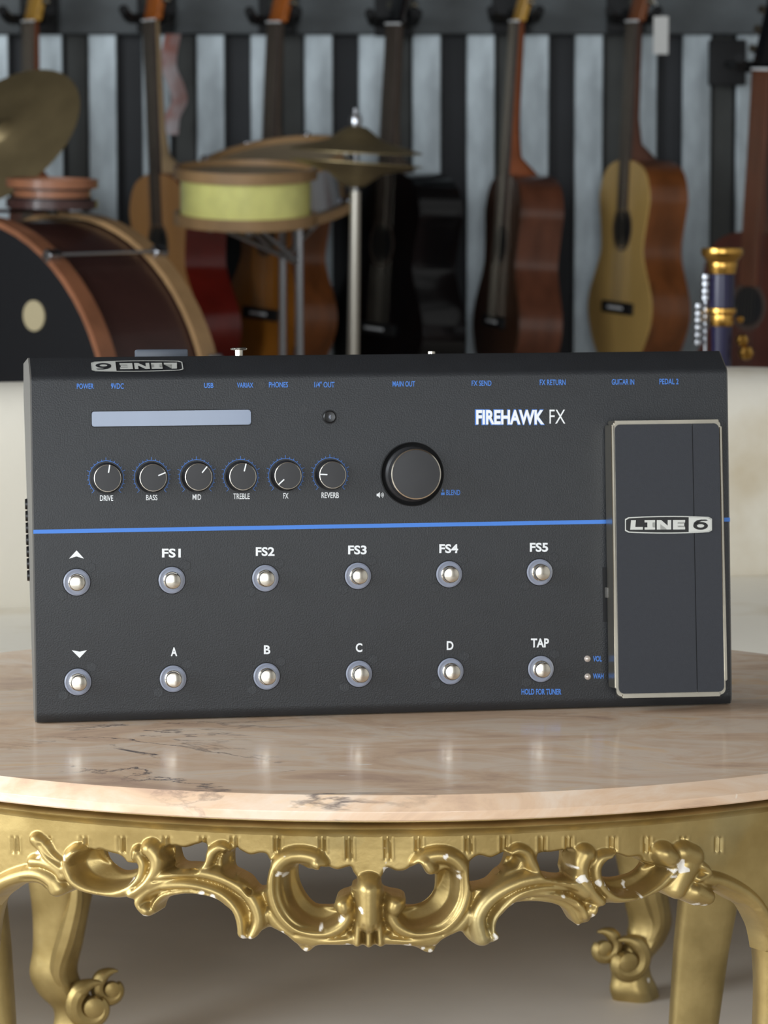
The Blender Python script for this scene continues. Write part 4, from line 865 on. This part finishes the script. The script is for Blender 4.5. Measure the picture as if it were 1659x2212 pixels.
# paper tag on the classical guitar's hanger, strap beside the honey guitar
q = on_y(1428, 35, 7.66)
bm = nb(); Mt = Matrix.Translation((q.x, 7.66, q.z)) @ Matrix.Rotation(0.25, 4, 'Z')
box(bm, -0.018, 0.018, -0.001, 0.001, -0.088, 0.0, Mt); tube(bm, [Mt @ Vector((0, 0, 0)), Mt @ Vector((-0.02, 0.0, 0.045)), Mt @ Vector((-.035, 0.01, 0.05))], 0.0012, 6)
tag(obj('price_tag', bm, mat('white_card', srgb(225, 225, 222), 0.7), smooth=False), 'small white paper tag hanging beside the classical guitar headstock', 'tag')
M_strap = mat('pink_white_strap', srgb(178, 118, 106), 0.8, 0, 1, 16, col2=srgb(205, 200, 204))
q = on_y(374, 92, 7.86)
bm = nb(); pts = catmull([(0, 0, 0.02), (-.012, 0, -.05), (0.006, 0, -.10), (.014, 0, -.14), (-.004, 0, -.18), (-.008, 0, -.22)], 5)
secs = [[Vector((q.x + p_[0] + s * .019, 7.86 + t_, q.z + p_[2])) for s, t_ in ((-1, 0), (1, 0), (1, .006), (-1, .006))] for p_ in pts]; loft(bm, secs)
tag(obj('guitar_strap', bm, M_strap), 'pink and white patterned strap hanging beside the honey guitar neck', 'strap')

# ================================================================== DRUMS
M_hoopw = mat('maple_hoop', srgb(176, 140, 98), 0.45, 0, 0.12, 14, coat=0.2)
M_hoopb = mat('brown_hoop', srgb(158, 104, 74), 0.45, 0, 0.15, 14, coat=0.2)
M_maroon = mat('maroon_shell', srgb(70, 44, 40), 0.35, 0, 0.2, 8, coat=0.3)
M_yellow = mat('pale_yellow_pearl', srgb(255, 252, 156), 0.3, 0, 0.06, 30, coat=0.4)
M_skin = mat('drum_skin', srgb(188, 170, 140), 0.5, 0, 0.06, 10)
M_blackskin = mat('black_skin', srgb(22, 23, 27), 0.5)
M_steel = mat('drum_chrome', srgb(190, 192, 198), 0.2, 1.0)
M_bronze = mat('cymbal_bronze', srgb(168, 150, 112), 0.45, 0.75, 0.12, 12, 0.1, 60)
def drum(name, label, origin, axis, R, depth, shellm, hoopm, hoop2m, skin1, skin2, lugs=8, hw=0.035, group=None):
    d = empty(name, axis_matrix(origin, axis)); tag(d, label, 'drum', group)
    bm = nb(); lathe(bm, [(R - .006, 0.006), (R, 0.006), (R, depth - .006), (R - .006, depth - .006)], 64, cap=False); obj('shell', bm, shellm, d, sharp=40)
    for z, mm, nm in ((0, skin1, 'skin'), (depth, skin2, 'skin')):
        s = 1 if z else -1; bm = nb(); lathe(bm, [(0, z), (R + .002, z), (R + .003, z - s * .008)], 64, cap=False); obj(nm, bm, mm, d, sharp=40)
    for z0, hm in ((-.012, hoopm), (depth + .012 - hw, hoop2m)):
        bm = nb(); pr = [(R + .004, z0), (R + .014, z0), (R + .014, z0 + hw), (R + .004, z0 + hw), (R + .004, z0)]; lathe(bm, pr, 64, cap=False); obj('hoop', bm, hm, d, sharp=40)
    for k in range(lugs):
        a = 2 * PI * (k + .5) / lugs; c, s = math.cos(a), math.sin(a); r = R + .018
        bm = nb(); tube(bm, [(r * c, r * s, -.010), (r * c, r * s, depth + .010)], 0.0035, 8); tr = obj('tension_rod', bm, M_steel, d)
        for z in (0.0, depth):
            bm = nb(); M_ = Matrix.Translation((r * c, r * s, z)) @ Matrix.Rotation(a, 4, 'Z'); box(bm, -.012, .008, -.010, .010, -.016, .016, M_, bevel=0.003); obj('claw', bm, M_steel, tr)
    return d
# bass drum: front head faces left of the camera
yb = math.radians(41); ax_ = Vector((math.sin(yb), math.cos(yb), 0))
DB = 6.0; cF = on_y(-66, 915, DB)
R_b = 0.374
bd = drum('bass_drum', 'dark maroon bass drum with wooden hoops and black front head', cF, ax_, R_b, 0.27, M_maroon, M_hoopb, M_hoopw, M_blackskin, M_skin, 10, 0.04)
bm = nb(); lathe(bm, [(0, -.003), (.028, -.003), (.028, 0)], 28, Matrix.Translation((0, 0, 0)), cap=False)
_o = bd.matrix_world.inverted() @ CAM; _d = bd.matrix_world.inverted().to_3x3() @ ray(76, 682); pos = _o - _d * (_o.z / _d.z)
bmesh.ops.translate(bm, verts=bm.verts, vec=(pos.x, pos.y, -.001)); obj('damper_patch', bm, mat('felt', srgb(196, 182, 146), 0.8), bd)
for s in (-1, 1):
    bm = nb(); Mi = bd.matrix_world.inverted(); b0 = bd.matrix_world @ Vector((0, 0, .06)); sd = Vector((math.cos(yb), -math.sin(yb), 0)) * s
    tube(bm, [Mi @ (b0 + sd * (R_b - .01) * .93 + Vector((0, 0, -.15))), Mi @ (Vector((b0.x, b0.y, 0.008)) + sd * (R_b + .05))], 0.008, 10); obj('spur', bm, M_steel, bd)
# shallow reddish drum on top
p = on_y(112, 418, 6.13); td = drum('tom_drum', 'shallow reddish brown drum lying flat above the bass drum', (p.x, 6.13, p.z - .014), (0.02, -0.03, 1), 0.072, 0.030, M_hoopb, M_maroon, M_hoopb, M_blackskin, M_blackskin, 0, 0.016)
bm = nb(); tube(bm, [(0, 0, -.002), (0, 0.0, -.024)], 0.012, 10); obj('mount', bm, M_black, td)
# pale yellow drum and the chrome drum behind it on their stands
p = on_y(530, 422, 6.98); zc = p.z
yd = drum('snare_drum', 'pale yellow drum with wooden hoops on a thin grey stand', (p.x, 6.98, zc - .048), (0.01, -0.10, 1), 0.140, 0.098, M_yellow, M_hoopw, M_hoopw, M_skin, M_skin, 8, 0.024)
for ch in [c_ for c_ in C.objects if c_.parent == yd and c_.name.startswith('tension_rod')]:
    for gch in [c_ for c_ in C.objects if c_.parent == ch]: bpy.data.objects.remove(gch)
    bpy.data.objects.remove(ch)
def stand(parent, x, z0, r=0.009):
    Mi = parent.matrix_world.inverted(); o = parent.matrix_world.translation
    bm = nb(); tube(bm, [Mi @ Vector((o.x + x, o.y, z0)), Mi @ Vector((o.x + x, o.y, 0.12))], r, 10); obj('stand', bm, M_steel, parent)
    for k in range(3):
        a = 2 * PI * k / 3 + .6; bm = nb(); tube(bm, [Mi @ Vector((o.x + x, o.y, .34)), Mi @ Vector((o.x + x + .11 * math.cos(a), o.y + .11 * math.sin(a), .011))], 0.008, 8); obj('stand_leg', bm, M_steel, parent)
    for k in range(3):
        a = 2 * PI * k / 3 + .6; bm = nb(); tube(bm, [Mi @ Vector((o.x + x, o.y, z0 - .08)), Mi @ Vector((o.x + .12 * math.cos(a), o.y + .12 * math.sin(a), z0 + .02))], 0.006, 8); obj('stand_arm', bm, M_steel, parent)
stand(yd, 0.115, zc - 0.066)
p = on_y(610, 395, 7.34)
cd = drum('tom_drum', 'chrome drum with wooden hoops, tilted, behind the pale yellow drum', (p.x, 7.34, p.z - .055), (-0.14, -0.24, 1), 0.158, 0.110, M_steel, M_hoopw, M_hoopw, M_skin, M_skin, 8, 0.020)
stand(cd, 0.0, p.z - 0.09)
# hi-hat
p = on_y(768, 340, 6.72)
hh = empty('hi_hat', Matrix.Translation((p.x, 6.72, 0))); tag(hh, 'hi-hat pair of brown bronze cymbals on a pale stand beside the drums', 'cymbals')
zt_ = on_y(768, 325, 6.72).z; zb_ = on_y(768, 352, 6.72).z
cyp = lambda s: [(0.008, s * .050), (0.022, s * .047), (0.045, s * .030), (0.055, s * .022), (0.10, s * .010), (0.138, 0), (0.138, -s * .002), (0.055, s * .019), (0.008, s * .046)]
bm = nb(); lathe(bm, cyp(1), 56, Matrix.Translation((0, 0, zt_)) @ Matrix.Rotation(0.05, 4, 'Y') @ Matrix.Rotation(0.03, 4, 'X'), cap=False); obj('top_cymbal', bm, M_bronze, hh, sharp=60)
bm = nb(); lathe(bm, cyp(-1), 56, Matrix.Translation((0, 0, zb_)) @ Matrix.Rotation(0.07, 4, 'Y'), cap=False); obj('bottom_cymbal', bm, M_bronze, hh, sharp=60)
zr = on_y(770, 245, 6.72).z
bm = nb(); tube(bm, [(0, 0, zb_ - .07), (0, 0, zr + .01)], 0.0045, 8); obj('rod', bm, M_steel, hh)
bm = nb(); lathe(bm, [(0, 0), (.012, .002), (.014, .014), (.010, .026), (0, .028)], 16, Matrix.Translation((0, 0, zt_ + .048))); obj('clutch', bm, M_steel, hh)
bm = nb(); tube(bm, [(0, 0, zb_ - .058), (-0.012, 0, 0.05)], [0.0105, 0.0145], 14); obj('stand_tube', bm, mat('stand_pale', srgb(190, 184, 172), 0.35, 0.6), hh)
for k in range(3):
    a = 2 * PI * k / 3 + .3; bm = nb(); tube(bm, [(-.01, 0, .30), (.12 * math.cos(a), .12 * math.sin(a), .011)], 0.008, 8); obj('stand_leg', bm, M_steel, hh)
# crash cymbal at the left edge
p = on_y(2, 290, 6.6); Rc = 0.180
ca = math.radians(35); mj = Vector((math.cos(ca), 0, math.sin(ca)))
mn = Vector((math.sin(ca), 0, -math.cos(ca)))
k_ = 0.62; nrm_ = (Vector((0, -1, 0)) * k_ - mn * math.sqrt(1 - k_ * k_)).normalized()
cc = empty('crash_cymbal', axis_matrix((p.x, 6.6, p.z), nrm_, mj)); tag(cc, 'large tilted bronze cymbal at the left edge above the bass drum', 'cymbal')
bm = nb(); lathe(bm, [(0.006, .026), (0.020, .022), (0.032, .012), (0.04, .008), (0.1, .004), (Rc, -.008), (Rc, -.010), (0.04, .005), (0.006, .022)], 64, cap=False); obj('bow', bm, M_bronze, cc, sharp=50)
bm = nb(); lathe(bm, [(0, .024), (.012, .024), (.012, .036), (.005, .040), (0, .05)], 16); obj('wing_nut', bm, M_steel, cc)
Mi = cc.matrix_world.inverted(); bm = nb(); tube(bm, [(0, 0, .02), (0, 0, -.04), Mi @ Vector((p.x - .06, 6.72, p.z - .12)), Mi @ Vector((p.x - .12, 6.78, 0.1))], 0.010, 10); obj('stand', bm, M_steel, cc)
for k in range(3):
    a = 2 * PI * k / 3 + .3; bm = nb(); tube(bm, [Mi @ Vector((p.x - .12, 6.78, .30)), Mi @ Vector((p.x - .12 + .15 * math.cos(a), 6.78 + .15 * math.sin(a), .011))], 0.008, 8); obj('stand_leg', bm, M_steel, cc)

# ================================================================== BLUE AND GOLD WIND INSTRUMENT
M_bluelac = mat('dark_blue_lacquer', srgb(24, 20, 58), 0.35, 0.0, coat=0.3)
M_brass = mat('gold_brass', srgb(212, 164, 84), 0.25, 1.0)
YW = 4.8; zz = lambda py: on_y(1560, py, YW).z; p = on_y(1560, 600, YW)
wi = empty('wind_instrument', Matrix.Translation((p.x, YW, 0))); tag(wi, 'dark blue wind instrument with gold flared rim and bands, standing upright by the sofa', 'instrument')
r_ = 0.0185
bm = nb(); lathe(bm, [(r_, zz(592)), (r_, zz(664))], 28, cap=False); obj('upper_joint', bm, M_bluelac, wi)
bm = nb(); lathe(bm, [(r_ * .86, zz(704)), (r_ * .80, zz(770)), (r_ * .85, 0.10), (r_ * 1.1, 0.09)], 28, cap=False); obj('lower_joint', bm, M_bluelac, wi)
bm = nb(); lathe(bm, [(r_ * .9, zz(594)), (r_ * 1.12, zz(590)), (r_ * 1.15, zz(582)), (r_ * 1.25, zz(570)), (r_ * 1.2, zz(566)), (r_ * 1.5, zz(556)), (r_ * 1.7, zz(549)), (r_ * 1.72, zz(543)), (r_ * 1.66, zz(536)), (r_ * 1.4, zz(536)), (r_ * .8, zz(560))], 36, cap=False); obj('flared_rim', bm, M_brass, wi)
bm = nb(); lathe(bm, [(r_ * .8, zz(662)), (r_ * 1.15, zz(666)), (r_ * 1.2, zz(674)), (r_ * .95, zz(680)), (r_ * 1.0, zz(694)), (r_ * .9, zz(704)), (r_ * .75, zz(706))], 32, cap=False); obj('band', bm, M_brass, wi)
for py in (597, 612, 628, 642, 660, 676, 690, 706, 722, 738):
    bm = nb(); x = -r_ * 1.35 - (0.010 if py > 650 else 0); lathe(bm, [(0, -.005), (.007, -.003), (.007, .003), (0, .005)], 14, Matrix.Translation((x, -.006, zz(py)))); obj('key', bm, M_steel, wi)
bm = nb(); tube(bm, [(-r_ * 1.3, 0, zz(594)), (-r_ * 1.3, 0, zz(760))], 0.0025, 8); obj('key_rod', bm, M_steel, wi)
for x, py, r in ((.027, 690, .006), (.030, 735, .010), (.036, 762, .012)):
    bm = nb(); lathe(bm, [(0, -r), (r * .7, -r * .7), (r, 0), (r * .7, r * .7), (0, r)], 16, Matrix.Translation((x, -.004, zz(py)))); obj('key_cup', bm, M_brass, wi)
bm = nb(); lathe(bm, [(0, 0.001), (.085, .001), (.088, .006), (.03, .02), (.022, .09), (.02, .11), (0, .11)], 32); obj('base', bm, M_black, wi)
